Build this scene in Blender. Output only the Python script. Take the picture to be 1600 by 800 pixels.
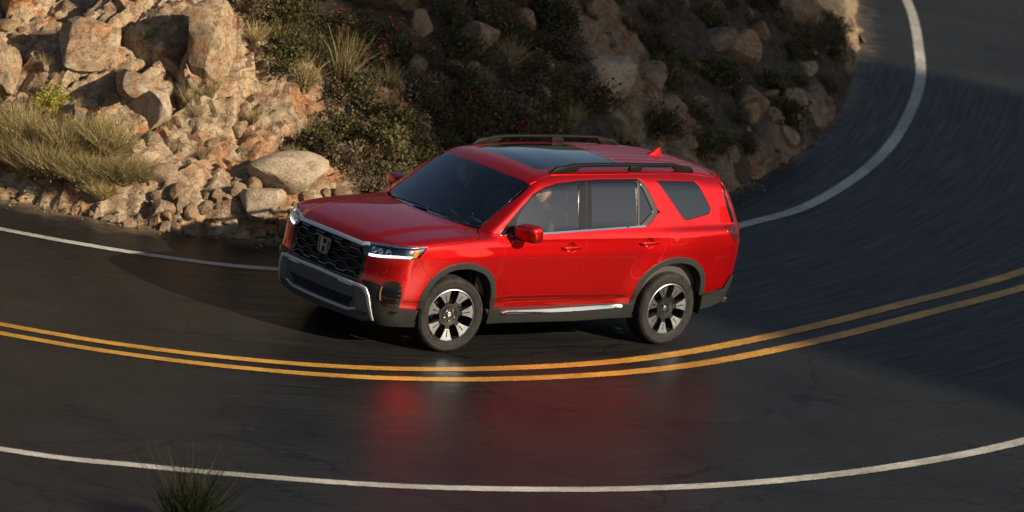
import bpy, bmesh, math, random
import numpy as np
from mathutils import Vector, Matrix
from mathutils.geometry import delaunay_2d_cdt

for o in list(bpy.data.objects): bpy.data.objects.remove(o)
scene = bpy.context.scene
C = scene.collection
rad = math.radians

# ------------------------------------------------------------------ camera
CAM_POS = Vector((34.2316, 37.8281, 11.2263))
CAM_R = Vector((-0.7528309, 0.6393001, 0.1566557))
CAM_U = Vector((-0.0152288, -0.2548548, 0.9668594))
CAM_F = Vector((-0.6580378, -0.7254959, -0.2015983))
cam_data = bpy.data.cameras.new('camera')
cam = bpy.data.objects.new('camera', cam_data); C.objects.link(cam)
m = Matrix((CAM_R, CAM_U, -CAM_F)).transposed().to_4x4(); m.translation = CAM_POS
cam.matrix_world = m
cam_data.sensor_width = 36; cam_data.lens = 8004.0 / 1600 * 36
cam_data.dof.use_dof = True; cam_data.dof.focus_distance = 50.5; cam_data.dof.aperture_fstop = 2.0
cam_data.clip_start = 0.5; cam_data.clip_end = 2000
scene.camera = cam

# ------------------------------------------------------------------ sky, sun, exposure
SUN_AZ, SUN_EL = rad(110.0), rad(27.0)          # azimuth measured from +X towards +Y
world = bpy.data.worlds.new('World'); scene.world = world; world.use_nodes = True
wn = world.node_tree
sky = wn.nodes.new('ShaderNodeTexSky'); sky.sky_type = 'NISHITA'; sky.sun_disc = False
sky.sun_elevation = SUN_EL; sky.sun_rotation = math.pi / 2 - SUN_AZ
sky.air_density = 1.0; sky.dust_density = 1.6; sky.ozone_density = 1.0
wn.links.new(sky.outputs[0], wn.nodes['Background'].inputs[0])
wn.nodes['Background'].inputs[1].default_value = 0.05
sun_d = bpy.data.lights.new('sun', 'SUN'); sun_d.energy = 5.0; sun_d.angle = rad(0.5); sun_d.color = (1, .84, .63)
sun = bpy.data.objects.new('sun', sun_d); C.objects.link(sun)
SUN_DIR = Vector((math.cos(SUN_EL) * math.cos(SUN_AZ), math.cos(SUN_EL) * math.sin(SUN_AZ), math.sin(SUN_EL)))
sun.rotation_euler = SUN_DIR.to_track_quat('Z', 'Y').to_euler()
scene.view_settings.view_transform = 'Standard'; scene.view_settings.look = 'None'
scene.view_settings.exposure = 0.5; scene.view_settings.gamma = 1.0; scene.view_settings.use_curve_mapping = False
scene.render.engine = 'CYCLES'

# ------------------------------------------------------------------ materials
MATS = {}
def mat(name, col=(.5, .5, .5), rough=.5, metal=0., spec=.5, coat=0., coatr=.03, emit=None, es=1.0, trans=0., ior=1.45):
    if name in MATS: return MATS[name]
    mt = bpy.data.materials.new(name); mt.use_nodes = True
    b = mt.node_tree.nodes['Principled BSDF']
    b.inputs['Base Color'].default_value = (*col, 1); b.inputs['Roughness'].default_value = rough
    b.inputs['Metallic'].default_value = metal; b.inputs['Specular IOR Level'].default_value = spec
    b.inputs['Coat Weight'].default_value = coat; b.inputs['Coat Roughness'].default_value = coatr
    b.inputs['Transmission Weight'].default_value = trans; b.inputs['IOR'].default_value = ior
    if emit: b.inputs['Emission Color'].default_value = (*emit, 1); b.inputs['Emission Strength'].default_value = es
    MATS[name] = mt; return mt
class NT:
    """small helper for node graphs"""
    def __init__(s, mt): s.t = mt.node_tree; s.b = s.t.nodes['Principled BSDF']
    def n(s, typ, **kw):
        nd = s.t.nodes.new(typ)
        for k, v in kw.items():
            if isinstance(k, str) and k.startswith('i_'): nd.inputs[k[2:].replace('_', ' ')].default_value = v
            else: setattr(nd, k, v)
        return nd
    def l(s, a, b): s.t.links.new(a, b)
    def noise(s, vec, scale, detail=4, rough=.55):
        nd = s.n('ShaderNodeTexNoise'); nd.inputs['Scale'].default_value = scale; nd.inputs['Detail'].default_value = detail
        nd.inputs['Roughness'].default_value = rough
        if vec is not None: s.l(vec, nd.inputs['Vector'])
        return nd
    def ramp(s, fac, stops):
        r = s.n('ShaderNodeValToRGB'); e = r.color_ramp.elements
        while len(e) < len(stops): e.new(.5)
        for i, (p, c) in enumerate(stops): e[i].position = p; e[i].color = (*c, 1) if len(c) == 3 else c
        s.l(fac, r.inputs[0]); return r
    def mix(s, fac, a, b, mode='MIX'):
        x = s.n('ShaderNodeMix', data_type='RGBA', blend_type=mode)
        for sock, v in ((x.inputs['Factor'], fac), (x.inputs['A'], a), (x.inputs['B'], b)):
            if hasattr(v, 'links'): s.l(v, sock)
            elif isinstance(v, (int, float)): sock.default_value = v
            else: sock.default_value = (*v, 1)
        return x.outputs['Result']
    def bump(s, h, strength=.3, dist=.01):
        b = s.n('ShaderNodeBump'); b.inputs['Strength'].default_value = strength; b.inputs['Distance'].default_value = dist
        s.l(h, b.inputs['Height']); s.l(b.outputs[0], s.b.inputs['Normal']); return b
    def pos(s, kind='Object'):
        return s.n('ShaderNodeTexCoord').outputs[kind]
    def rnd(s): return s.n('ShaderNodeObjectInfo').outputs['Random']

def link(name, me, parent=None, mt=None):
    o = bpy.data.objects.new(name, me); C.objects.link(o)
    if parent is not None: o.parent = parent
    if mt is not None:
        if len(me.materials) == 0: me.materials.append(mt)
    return o
def tag(o, label=None, cat=None, group=None, kind=None):
    if label: o['label'] = label
    if cat: o['category'] = cat
    if group: o['group'] = group
    if kind: o['kind'] = kind
    return o
def empty(name, loc=(0, 0, 0), parent=None):
    o = bpy.data.objects.new(name, None); C.objects.link(o); o.location = loc; o.empty_display_size = .2
    if parent is not None: o.parent = parent
    return o
def mesh_py(name, V, Fc, smooth=True):
    me = bpy.data.meshes.new(name); me.from_pydata([tuple(v) for v in V], [], [tuple(f) for f in Fc]); me.update()
    if smooth: me.polygons.foreach_set('use_smooth', [True] * len(me.polygons))
    return me

# ================================================================== THE CAR: its skin is one smooth surface F=0
def sst(a, b, x):
    t = np.clip((x - a) / (b - a), 0, 1); return t * t * (3 - 2 * t)
def smax(a, b, k):
    h = np.clip(.5 + .5 * (a - b) / k, 0, 1); return b + (a - b) * h + k * h * (1 - h)
def smin(a, b, k): return -smax(-a, -b, k)
_TAB = {}
def _cubic(x, pts):
    """monotone cubic through points"""
    xs = np.array([p[0] for p in pts], float); ys = np.array([p[1] for p in pts], float)
    h = np.diff(xs); d = np.diff(ys) / h; mm = np.zeros(len(xs)); mm[0] = d[0]; mm[-1] = d[-1]
    for i in range(1, len(xs) - 1):
        if d[i-1] * d[i] > 0:
            w1 = 2 * h[i] + h[i-1]; w2 = h[i] + 2 * h[i-1]; mm[i] = (w1 + w2) / (w1 / d[i-1] + w2 / d[i])
    xc = np.clip(x, xs[0], xs[-1])
    i = np.clip(np.searchsorted(xs, xc) - 1, 0, len(xs) - 2); t = (xc - xs[i]) / h[i]
    r = ((1 + 2 * t) * (1 - t) ** 2) * ys[i] + t * (1 - t) ** 2 * h[i] * mm[i] + t * t * (3 - 2 * t) * ys[i+1] + t * t * (t - 1) * h[i] * mm[i+1]
    return r + np.where(x < xs[0], (x - xs[0]) * mm[0], 0) + np.where(x > xs[-1], (x - xs[-1]) * mm[-1], 0)
def pl(x, pts):
    """the same from a dense table"""
    k = id(pts)
    if k not in _TAB:
        tx = np.linspace(pts[0][0] - .6, pts[-1][0] + .6, 5000); ty = _cubic(tx, pts)
        for _ in range(4): ty[1:-1] = .25 * ty[:-2] + .5 * ty[1:-1] + .25 * ty[2:]
        _TAB[k] = (tx, ty, pts)
    return np.interp(x, _TAB[k][0], _TAB[k][1])
AX = 1.445
SIDEZ = [(.18,.86),(.30,.905),(.42,.925),(.50,.935),(.56,.952),(.62,.957),(.80,.960),(.95,.960),(1.05,.948),(1.13,.934),(1.20,.916),(1.30,.885)]
def Ys(x, z):
    z = z - .045 * np.clip(.45 - x, 0, 2.2) * sst(.85, 1.2, z)
    y = pl(z, SIDEZ)
    y = y - .075 * np.clip((x - 1.5) / .9, 0, 2) ** 2 - .055 * np.clip((-1.5 - x) / 1.1, 0, 2) ** 2
    y = y - .022 * sst(1.0, .7, np.abs(x)) * sst(.57, .50, z)
    for s in (AX, -AX):
        r = np.hypot(x - s, (z - .40)); y = y + .016 * sst(.76, .46, r) * sst(.25, .45, z)
    return y
HOODC = [(.8,1.235),(1.1,1.23),(1.5,1.215),(1.9,1.18),(2.15,1.135),(2.3,1.09),(2.42,1.03)]
def Zt(x, y):
    a = np.abs(y); z = pl(x, HOODC) - .035 * (a / .8) ** 2
    e = .50 + .10 * (2.3 - x) / 1.3
    z = z - .018 * sst(e - .02, e + .09, a)
    return np.where(x < .8, 1.235, z)
XFZ = [(.15,2.24),(.25,2.33),(.36,2.39),(.50,2.415),(.62,2.425),(.75,2.405),(.90,2.395),(1.02,2.375),(1.2,2.34)]
def Xf(y, z):
    a = np.abs(y)
    return pl(z, XFZ) - .075 * (a / .7) ** 2 - .10 * np.clip(a - .62, 0, 1) ** 2 / .09
XRZ = [(.2,-2.38),(.45,-2.48),(.62,-2.53),(.8,-2.56),(1.0,-2.57),(1.2,-2.53),(1.45,-2.42),(1.7,-2.28)]
def Xr(y, z):
    a = np.abs(y)
    return pl(z, XRZ) + .06 * (a / .7) ** 2 + .05 * np.clip(a - .55, 0, 1) ** 2 / .09
def Flow(x, y, z):
    s = smax(np.abs(y) - Ys(x, z), z - Zt(x, y), .10)
    s = smax(s, x - Xf(y, z), .12); s = smax(s, Xr(y, z) - x, .16)
    return smax(s, .20 - z, .03)
def Yg(x, z):
    y = .905 - .34 * (z - 1.2) - .12 * np.clip(z - 1.35, 0, 1) ** 2
    return y - .05 * np.clip((-1.0 - x) / 1.4, 0, 2) ** 2 - .035 * np.clip((x - .2) / .8, 0, 2) ** 2
ROOFX = [(-2.5,1.665),(-2.2,1.735),(-1.8,1.775),(-1.2,1.80),(-.5,1.805),(0,1.79),(.3,1.76),(.6,1.69)]
def Zr(x, y):
    a = np.abs(y)
    rib = .5 - .5 * np.cos(a * 2 * np.pi / .115)
    return pl(x, ROOFX) - .045 * (a / .65) ** 2 - .007 * rib ** 3 * sst(.535, .515, a) * sst(-.96, -1.03, x) * sst(-2.12, -2.02, x)
WSZ = [(1.0,1.50),(1.20,1.235),(1.45,.87),(1.60,.655),(1.70,.51),(1.85,.30)]
def Ws(x, y, z):
    xw = pl(z, WSZ) - .13 * (np.abs(y) / .7) ** 2
    return (x - xw) * .62
def Fg(x, y, z):
    s = smax((np.abs(y) - Yg(x, z)) * .95, z - Zr(x, y), .13)
    s = smax(s, Ws(x, y, z), .05)
    s = smax(s, (Xr(y, z) - x) * .9, .10)
    return smax(s, 1.14 - z, .02)
def F(x, y, z): return smin(Flow(x, y, z), Fg(x, y, z), .025)
def grad(P):
    e = 1.5e-3; x, y, z = P.T
    g = np.stack([F(x+e,y,z)-F(x-e,y,z), F(x,y+e,z)-F(x,y-e,z), F(x,y,z+e)-F(x,y,z-e)], -1)
    return g / np.maximum(np.linalg.norm(g, axis=1), 1e-9)[:, None]
PROJ = {'side': (1, 1.30, -1), 'top': (2, 2.0, -1), 'front': (0, 2.75, -1), 'rear': (0, -2.95, 1)}
AXES = {'side': (0, 2), 'top': (0, 1), 'front': (1, 2), 'rear': (1, 2)}
def lift(uv, proj):
    """2-D outline points to the car skin"""
    uv = np.asarray(uv, float); k, o, d = PROJ[proj]; a, b = AXES[proj]
    P = np.zeros((len(uv), 3)); P[:, a] = uv[:, 0]; P[:, b] = uv[:, 1]; P[:, k] = o
    t = np.zeros(len(uv)); prev = None
    cols = [P[:, 0], P[:, 1], P[:, 2]]
    for _ in range(70):
        cols[k] = o + d * t; st = np.clip(F(*cols) * .7, -.2, .2); t = t + st
        if np.abs(st).max() < 4e-6: break
    t = np.clip(t, 0, 2.6); P[:, k] = o + d * t
    return P
def resample(poly, res, closed=True):
    out = []; n = len(poly)
    for i in range(n if closed else n - 1):
        a = np.array(poly[i], float); b = np.array(poly[(i+1) % n], float)
        k = max(1, int(math.ceil(np.linalg.norm(b - a) / res)))
        for j in range(k): out.append(a + (b - a) * j / k)
    if not closed: out.append(np.array(poly[-1], float))
    return np.array(out)
def rounded(poly, r, n=4, skip=()):
    out = []; N = len(poly)
    for i in range(N):
        p = np.array(poly[i], float); a = np.array(poly[i-1], float) - p; b = np.array(poly[(i+1) % N], float) - p
        la, lb = np.linalg.norm(a), np.linalg.norm(b)
        rr = min(r if not hasattr(r, '__len__') else r[i], .45 * la, .45 * lb)
        if i in skip or rr < 1e-4: out.append(p); continue
        p0 = p + a / la * rr; p1 = p + b / lb * rr
        for j in range(n + 1):
            t = j / n; out.append((1-t)**2 * p0 + 2*t*(1-t) * p + t*t * p1)
    return out
def smooth_line(pts, res=.04):
    """Catmull-Rom through open points"""
    P = [np.array(p, float) for p in pts]; P = [2*P[0]-P[1]] + P + [2*P[-1]-P[-2]]; out = []
    for i in range(1, len(P) - 2):
        k = max(1, int(np.linalg.norm(P[i+1] - P[i]) / res))
        for j in range(k):
            t = j / k; a, b, c, d = P[i-1:i+3]
            out.append(.5 * ((2*b) + (c-a)*t + (2*a-5*b+4*c-d)*t*t + (3*b-a-3*c+d)*t**3))
    out.append(P[-2]); return [tuple(q) for q in out]
def inside(pts, poly):
    x, y = pts[:, 0], pts[:, 1]; c = np.zeros(len(pts), bool); n = len(poly); j = n - 1
    for i in range(n):
        xi, yi = poly[i]; xj, yj = poly[j]
        if yi != yj:
            c ^= ((yi > y) != (yj > y)) & (x < (xj - xi) * (y - yi) / (yj - yi) + xi)
        j = i
    return c
def area(poly):
    p = np.asarray(poly); q = np.roll(p, -1, 0); return .5 * np.sum(p[:,0]*q[:,1] - q[:,0]*p[:,1])
def offset_loop(loop, d):
    """move a closed 2-D loop inwards by d (outwards if negative)"""
    p = np.asarray(loop, float); s = 1 if area(p) > 0 else -1
    e = np.roll(p, -1, 0) - p; e /= np.maximum(np.linalg.norm(e, axis=1), 1e-9)[:, None]
    nrm = np.stack([-e[:,1], e[:,0]], -1) * s
    n0 = np.roll(nrm, 1, 0); mm = n0 + nrm; l = np.maximum((mm * nrm).sum(1), .5)[:, None]
    return p + mm / l * d
def patch(poly, proj, res=.03, holes=(), off=0., gap=.0042, flange=.014, bevel=.003, shape=None):
    """Mesh of a panel cut to a 2-D outline and laid on the skin: returns verts, faces, loop normals"""
    loops = [resample(poly, res)] + [resample(h, res) for h in holes]
    if gap: loops = [offset_loop(loops[0], gap)] + [offset_loop(h, -gap) for h in loops[1:]]
    P2 = np.concatenate(loops); nb = len(P2)
    lo, hi = loops[0].min(0), loops[0].max(0)
    gx, gy = np.meshgrid(np.arange(lo[0] + res * .37, hi[0], res), np.arange(lo[1] + res * .41, hi[1], res))
    G = np.stack([gx.ravel(), gy.ravel()], -1)
    ok = inside(G, loops[0])
    for h in loops[1:]: ok &= ~inside(G, h)
    G = G[ok]
    if len(G):
        dd = np.full(len(G), 9.)
        for L in loops:
            A = L; B = np.roll(L, -1, 0)
            for a, b in zip(A, B):
                e = b - a; t = np.clip(((G - a) @ e) / max(e @ e, 1e-12), 0, 1); dd = np.minimum(dd, np.linalg.norm(G - a - t[:, None] * e, axis=1))
        G = G[dd > res * .45]
    allp = np.concatenate([P2, G]) if len(G) else P2
    edges = []; k = 0
    for L in loops:
        n = len(L); edges += [(k + i, k + (i+1) % n) for i in range(n)]; k += n
    vs, es, fs, ov, oe, of = delaunay_2d_cdt([Vector(p) for p in allp.tolist()], edges, [], 0, 1e-6)
    vs = np.array([tuple(v) for v in vs]); fs = np.array(fs)
    cen = vs[fs].mean(1); ok = inside(cen, loops[0])
    for h in loops[1:]: ok &= ~inside(cen, h)
    fs = fs[ok]
    P = lift(vs, proj); N = grad(P)
    if shape is not None: P = P + N * (off + shape(P))[:, None]
    else: P = P + N * off
    # winding
    a, b, c = P[fs[0]]; 
    fn = np.cross(P[fs[:,1]] - P[fs[:,0]], P[fs[:,2]] - P[fs[:,0]])
    flip = (fn * N[fs].mean(1)).sum(1) < 0
    fs[flip] = fs[flip][:, ::-1]
    V = P.tolist(); Fc = [tuple(f) for f in fs.tolist()]; LN = [tuple(N[i]) for f in fs for i in f]
    if flange:
        k = 0
        for li, L in enumerate(loops):
            n = len(L); idx = [int(np.argmin(((vs - q) ** 2).sum(1))) for q in L]
            Q = P[idx]; Nq = N[idx]
            T = np.roll(Q, -1, 0) - np.roll(Q, 1, 0); T /= np.maximum(np.linalg.norm(T, axis=1), 1e-9)[:, None]
            O = np.cross(T, Nq); O /= np.maximum(np.linalg.norm(O, axis=1), 1e-9)[:, None]
            # outward = away from the panel's own material
            cdir = np.zeros(3)
            test = offset_loop(L, .002 if li == 0 else -.002) - L
            a_, b_ = AXES[proj]
            s = np.sign((O[:, a_] * test[:, 0] + O[:, b_] * test[:, 1]).sum()); O = -O * s
            r1 = Q + O * bevel * .7 - Nq * bevel; r2 = r1 - Nq * flange + O * .001
            base = len(V); V += Q.tolist() + r1.tolist() + r2.tolist()
            nm = (O + Nq); nm /= np.linalg.norm(nm, axis=1)[:, None]
            for i in range(n):
                j = (i + 1) % n
                for (A, B, na, nb_) in ((0, n, Nq, nm), (n, 2 * n, nm, O)):
                    q = [base+A+i, base+A+j, base+B+j, base+B+i]; nn = [na[i], na[j], nb_[j], nb_[i]]
                    v = [np.array(V[t]) for t in q]
                    f_n = np.cross(v[1]-v[0], v[3]-v[0])
                    if f_n @ (na[i] + nb_[i]) < 0: q = q[::-1]; nn = nn[::-1]
                    Fc.append(tuple(q)); LN += [tuple(t) for t in nn]
    return V, Fc, LN
def join(parts):
    V, Fc, LN = [], [], []
    for v, f, l in parts:
        b = len(V); V += v; Fc += [tuple(i + b for i in q) for q in f]; LN += l
    return V, Fc, LN
def mirror(data):
    V, Fc, LN = data; V2 = [(x, -y, z) for x, y, z in V]; F2 = []; L2 = []; k = 0
    for f in Fc:
        n = len(f); F2.append(tuple(reversed(f))); ln = LN[k:k+n][::-1]; L2 += [(a, -b, c) for a, b, c in ln]; k += n
    return V2, F2, L2
def skin(name, data, mt, parent, custom=True):
    V, Fc, LN = data
    me = bpy.data.meshes.new(name); me.from_pydata(V, [], Fc); me.update()
    me.polygons.foreach_set('use_smooth', [True] * len(Fc))
    if custom: me.normals_split_custom_set(LN)
    else: me.set_sharp_from_angle(angle=rad(35))
    return link(name, me, parent, mt)
def both(name, data, mt, parents, custom=True):
    a = skin(name, data, mt, parents[0], custom); b = skin(name, mirror(data), mt, parents[1], custom); return a, b

# ---- generic solids --------------------------------------------------------------------
def tube(path, r, n=8, closed=False, up=(0, 0, 1), sx=1., sy=1.):
    """tube of (elliptic) section along points; r may be a list"""
    P = [Vector(p) for p in path]; N = len(P); V = []; Fc = []
    for i, p in enumerate(P):
        a = P[i-1] if (i or closed) else p; b = P[(i+1) % N] if (i < N-1 or closed) else p
        t = (b - a).normalized(); s = t.cross(Vector(up)); s = s.normalized() if s.length > 1e-6 else Vector((1,0,0)); u = s.cross(t)
        rr = r[i] if hasattr(r, '__len__') else r
        for k in range(n):
            an = 2 * math.pi * (k + .5) / n; V.append(p + s * math.cos(an) * rr * sx + u * math.sin(an) * rr * sy)
    for i in range(N if closed else N - 1):
        for k in range(n):
            j = (i + 1) % N; Fc.append((i*n+k, i*n+(k+1) % n, j*n+(k+1) % n, j*n+k))
    if not closed: Fc.append(tuple(range(n))[::-1]); Fc.append(tuple((N-1)*n+k for k in range(n)))
    return V, Fc
def lathe(prof, n=48, axis='y', closed=False):
    """revolve (radius, along) profile"""
    V, Fc = [], []; k = len(prof)
    for i in range(n):
        a = 2 * math.pi * i / n
        for r, h in prof: V.append((r * math.cos(a), h, r * math.sin(a)) if axis == 'y' else (r * math.cos(a), r * math.sin(a), h))
    for i in range(n):
        j = (i + 1) % n
        for q in range(k if closed else k - 1):
            q2 = (q + 1) % k; Fc.append((i*k+q, i*k+q2, j*k+q2, j*k+q))
    return V, Fc
def superbox(s, loc=(0,0,0), e=.35, n=14, warp=None):
    """rounded block of half sizes s"""
    bm = bmesh.new(); bmesh.ops.create_cube(bm, size=2); bmesh.ops.subdivide_edges(bm, edges=bm.edges[:], cuts=n // 2, use_grid_fill=True)
    for v in bm.verts:
        c = v.co; p = 2 / e; L = (abs(c.x)**p + abs(c.y)**p + abs(c.z)**p) ** (1 / p); c = c / L
        q = Vector((c.x * s[0], c.y * s[1], c.z * s[2]))
        if warp: q = Vector(warp(q))
        v.co = q + Vector(loc)
    V = [v.co.copy() for v in bm.verts]; bm.verts.index_update(); Fc = [tuple(v.index for v in f.verts) for f in bm.faces]; bm.free()
    return V, Fc
def cat(*parts):
    V, Fc = [], []
    for v, f in parts:
        b = len(V); V += list(v); Fc += [tuple(i + b for i in q) for q in f]
    return V, Fc
def xf(part, M):
    return [M @ Vector(v) for v in part[0]], part[1]
def solid(name, part, mt, parent=None, smooth=True, sharp=None):
    me = bpy.data.meshes.new(name); me.from_pydata([tuple(v) for v in part[0]], [], [tuple(f) for f in part[1]]); me.update()
    bm = bmesh.new(); bm.from_mesh(me); bmesh.ops.recalc_face_normals(bm, faces=bm.faces[:]); bm.to_mesh(me); bm.free()
    me.polygons.foreach_set('use_smooth', [smooth] * len(me.polygons))
    if smooth and sharp is not None: me.set_sharp_from_angle(angle=rad(sharp))
    return link(name, me, parent, mt)
def prism(poly, M, h, bev=0.):
    """extruded polygon: poly in local xy, thickness h along local z, placed by matrix M; bev shrinks the top"""
    n = len(poly); top = offset_loop(poly, bev) if bev else np.asarray(poly, float)
    lay = [(np.asarray(poly, float), 0.)] + ([(np.asarray(poly, float), h - bev)] if bev else []) + [(top, h)]
    V = [M @ Vector((p[0], p[1], z)) for L, z in lay for p in L]; Fc = []
    for q in range(len(lay) - 1): Fc += [(q*n+i, q*n+(i+1) % n, (q+1)*n+(i+1) % n, (q+1)*n+i) for i in range(n)]
    Fc.append(tuple(range(n))[::-1]); Fc.append(tuple((len(lay)-1)*n+i for i in range(n)))
    return V, Fc
def mirpart(part): return [(v[0], -v[1], v[2]) for v in part[0]], [tuple(reversed(f)) for f in part[1]]


# ================================================================== ROAD
def spline(pts, res=.25):
    return np.array(smooth_line(pts, res))
L_IN = spline([(12,-18),(9,-13),(6,-7.9),(4.4,-5.35),(3.3,-3.9),(2.8,-3.35),(2.2,-2.82),(1.3,-2.3),(-.3,-1.95),(-2.4,-1.98),(-4.6,-2.7),(-6.9,-3.7),(-8.7,-4.5),(-11.2,-6.1),(-13.7,-8.0),(-16.9,-10.8),(-19.4,-13.3),(-22.8,-17.0),(-27,-22.2),(-36,-34),(-50,-55)])
L_Y = spline([(18,-19),(14,-12.5),(10.3,-6.6),(7.6,-2.55),(5.8,-.5),(4.9,.35),(3.8,1.0),(2.6,1.4),(1.1,1.55),(-.8,1.4),(-3.1,.8),(-6,-.2),(-9.2,-1.4),(-12.7,-3.1),(-16.3,-5.6),(-20.2,-8.9),(-23.5,-12.2),(-27.2,-16.5),(-31.5,-22),(-40,-33),(-54,-54)])
L_OUT = spline([(23,-17),(18,-9.6),(13.6,-2.8),(11,.8),(8.5,3.3),(7.5,3.95),(6.5,4.45),(5.4,4.9),(4.2,5.2),(2.8,5.4),(1.2,5.42),(-.7,5.2),(-2.9,4.7),(-6.2,3.65),(-10.2,2.2),(-14.5,.1),(-19,-2.9),(-24,-7.3),(-29,-12.9),(-34.5,-20),(-44,-32),(-58,-52)])
BASE = spline([(9,-22),(7.2,-15),(4.6,-8.9),(3.1,-6.2),(2.5,-5.3),(2.1,-4.7),(1.75,-4.25),(1.1,-3.8),(.3,-3.35),(-1.2,-3.05),(-3.2,-3.2),(-5.6,-3.95),(-8.1,-5.2),(-10.6,-6.8),(-12.9,-8.5),(-16.7,-11.9),(-21.4,-16.8),(-27,-24),(-34,-34),(-48,-56)])
def normals2(P):
    T = np.gradient(P, axis=0); T /= np.linalg.norm(T, axis=1)[:, None]; return np.stack([T[:, 1], -T[:, 0]], -1)   # points away from the hill
def strip_mesh(name, A, Bc, z, mt, rows=2):
    """sheet between two curves, UV in metres along and across"""
    n = len(A); V, Fc, UV = [], [], []
    s = np.concatenate([[0], np.cumsum(np.linalg.norm(np.diff((A + Bc) / 2, axis=0), axis=1))])
    for i in range(n):
        w = np.linalg.norm(Bc[i] - A[i])
        for k in range(rows):
            t = k / (rows - 1); p = A[i] * (1 - t) + Bc[i] * t; V.append((p[0], p[1], z)); UV.append((s[i], t * w))
    for i in range(n - 1):
        for k in range(rows - 1): a = i * rows + k; Fc.append((a, a + 1, a + rows + 1, a + rows))
    me = mesh_py(name, V, Fc); uv = me.uv_layers.new(name='UVMap')
    for lp in me.loops: uv.data[lp.index].uv = UV[lp.vertex_index]
    bm = bmesh.new(); bm.from_mesh(me); bmesh.ops.recalc_face_normals(bm, faces=bm.faces[:])
    if bm.faces[0].normal.z < 0: bmesh.ops.reverse_faces(bm, faces=bm.faces[:])
    bm.to_mesh(me); bm.free()
    return tag(link(name, me, None, mt), kind='structure')
def match(A, n):
    """resample a curve to n points by arc length"""
    s = np.concatenate([[0], np.cumsum(np.linalg.norm(np.diff(A, axis=0), axis=1))]); t = np.linspace(0, s[-1], n)
    return np.stack([np.interp(t, s, A[:, 0]), np.interp(t, s, A[:, 1])], -1)
def asphalt():
    mt = mat('asphalt', (.03, .03, .03), .45, spec=.055); g = NT(mt); uv = g.n('ShaderNodeUVMap').outputs[0]
    mp = g.n('ShaderNodeMapping'); mp.inputs['Scale'].default_value = (.16, 5.0, 1); g.l(uv, mp.inputs[0])
    st = g.noise(mp.outputs[0], 3.0, 8, .65)                         # wear along the lanes
    mp2 = g.n('ShaderNodeMapping'); mp2.inputs['Scale'].default_value = (1.2, 14, 1); g.l(uv, mp2.inputs[0])
    st2 = g.noise(mp2.outputs[0], 3.0, 6, .7)
    big = g.noise(g.pos(), .55, 5, .6); fine = g.noise(g.pos(), 160, 3, .7); agg = g.noise(g.pos(), 55, 3, .6)
    c = g.ramp(st.outputs[0], [(.28, (.0125, .013, .013)), (.52, (.022, .022, .0215)), (.78, (.039, .037, .035))])
    c2 = g.ramp(st2.outputs[0], [(.35, (.75, .75, .75)), (.7, (1.22, 1.21, 1.2))])
    m1 = g.mix(1.0, c.outputs[0], c2.outputs[0], 'MULTIPLY')
    c3 = g.ramp(agg.outputs[0], [(.35, (.55, .55, .55)), (.62, (1.1, 1.1, 1.1)), (.8, (2.1, 2.0, 1.9))])
    m2 = g.mix(1.0, m1, c3.outputs[0], 'MULTIPLY')
    c4 = g.ramp(big.outputs[0], [(.35, (.75, .76, .78)), (.7, (1.25, 1.23, 1.2))])
    m3 = g.mix(1.0, m2, c4.outputs[0], 'MULTIPLY')
    # old sealed cracks and drifted dust along the foot of the slope
    vo = g.n('ShaderNodeTexVoronoi', feature='DISTANCE_TO_EDGE'); wv = g.noise(g.pos(), 1.1, 5, .65); vv = g.n('ShaderNodeVectorMath', operation='MULTIPLY_ADD'); g.l(wv.outputs['Color'], vv.inputs[0]); vv.inputs[1].default_value = (1.3, 1.3, 0); g.l(g.pos(), vv.inputs[2]); g.l(vv.outputs[0], vo.inputs['Vector']); vo.inputs['Scale'].default_value = .42
    cr = g.ramp(vo.outputs['Distance'], [(.002, (.35, .35, .36)), (.009, (1, 1, 1))]); m4 = g.mix(.8, m3, cr.outputs[0], 'MULTIPLY')
    sx = g.n('ShaderNodeSeparateXYZ'); g.l(uv, sx.inputs[0]); dn = g.noise(g.pos(), 2.2, 6, .7)
    dd = g.n('ShaderNodeMath', operation='MULTIPLY_ADD'); g.l(dn.outputs[0], dd.inputs[0]); dd.inputs[1].default_value = -1.5; g.l(sx.outputs['Y'], dd.inputs[2])
    df = g.n('ShaderNodeMapRange', interpolation_type='SMOOTHSTEP'); df.inputs['From Min'].default_value = .45; df.inputs['From Max'].default_value = -.25; g.l(dd.outputs[0], df.inputs['Value'])
    m5 = g.mix(df.outputs[0], m4, (.15, .115, .078)); g.l(m5, g.b.inputs['Base Color'])
    rr = g.n('ShaderNodeMapRange'); rr.inputs['From Min'].default_value = .3; rr.inputs['From Max'].default_value = .75; rr.inputs['To Min'].default_value = .27; rr.inputs['To Max'].default_value = .52
    g.l(st.outputs[0], rr.inputs['Value']); g.l(rr.outputs[0], g.b.inputs['Roughness'])
    hh = g.mix(.5, fine.outputs[0], agg.outputs[0]); g.bump(hh, .22, .006)
    return mt
ASPH = asphalt()
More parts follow.
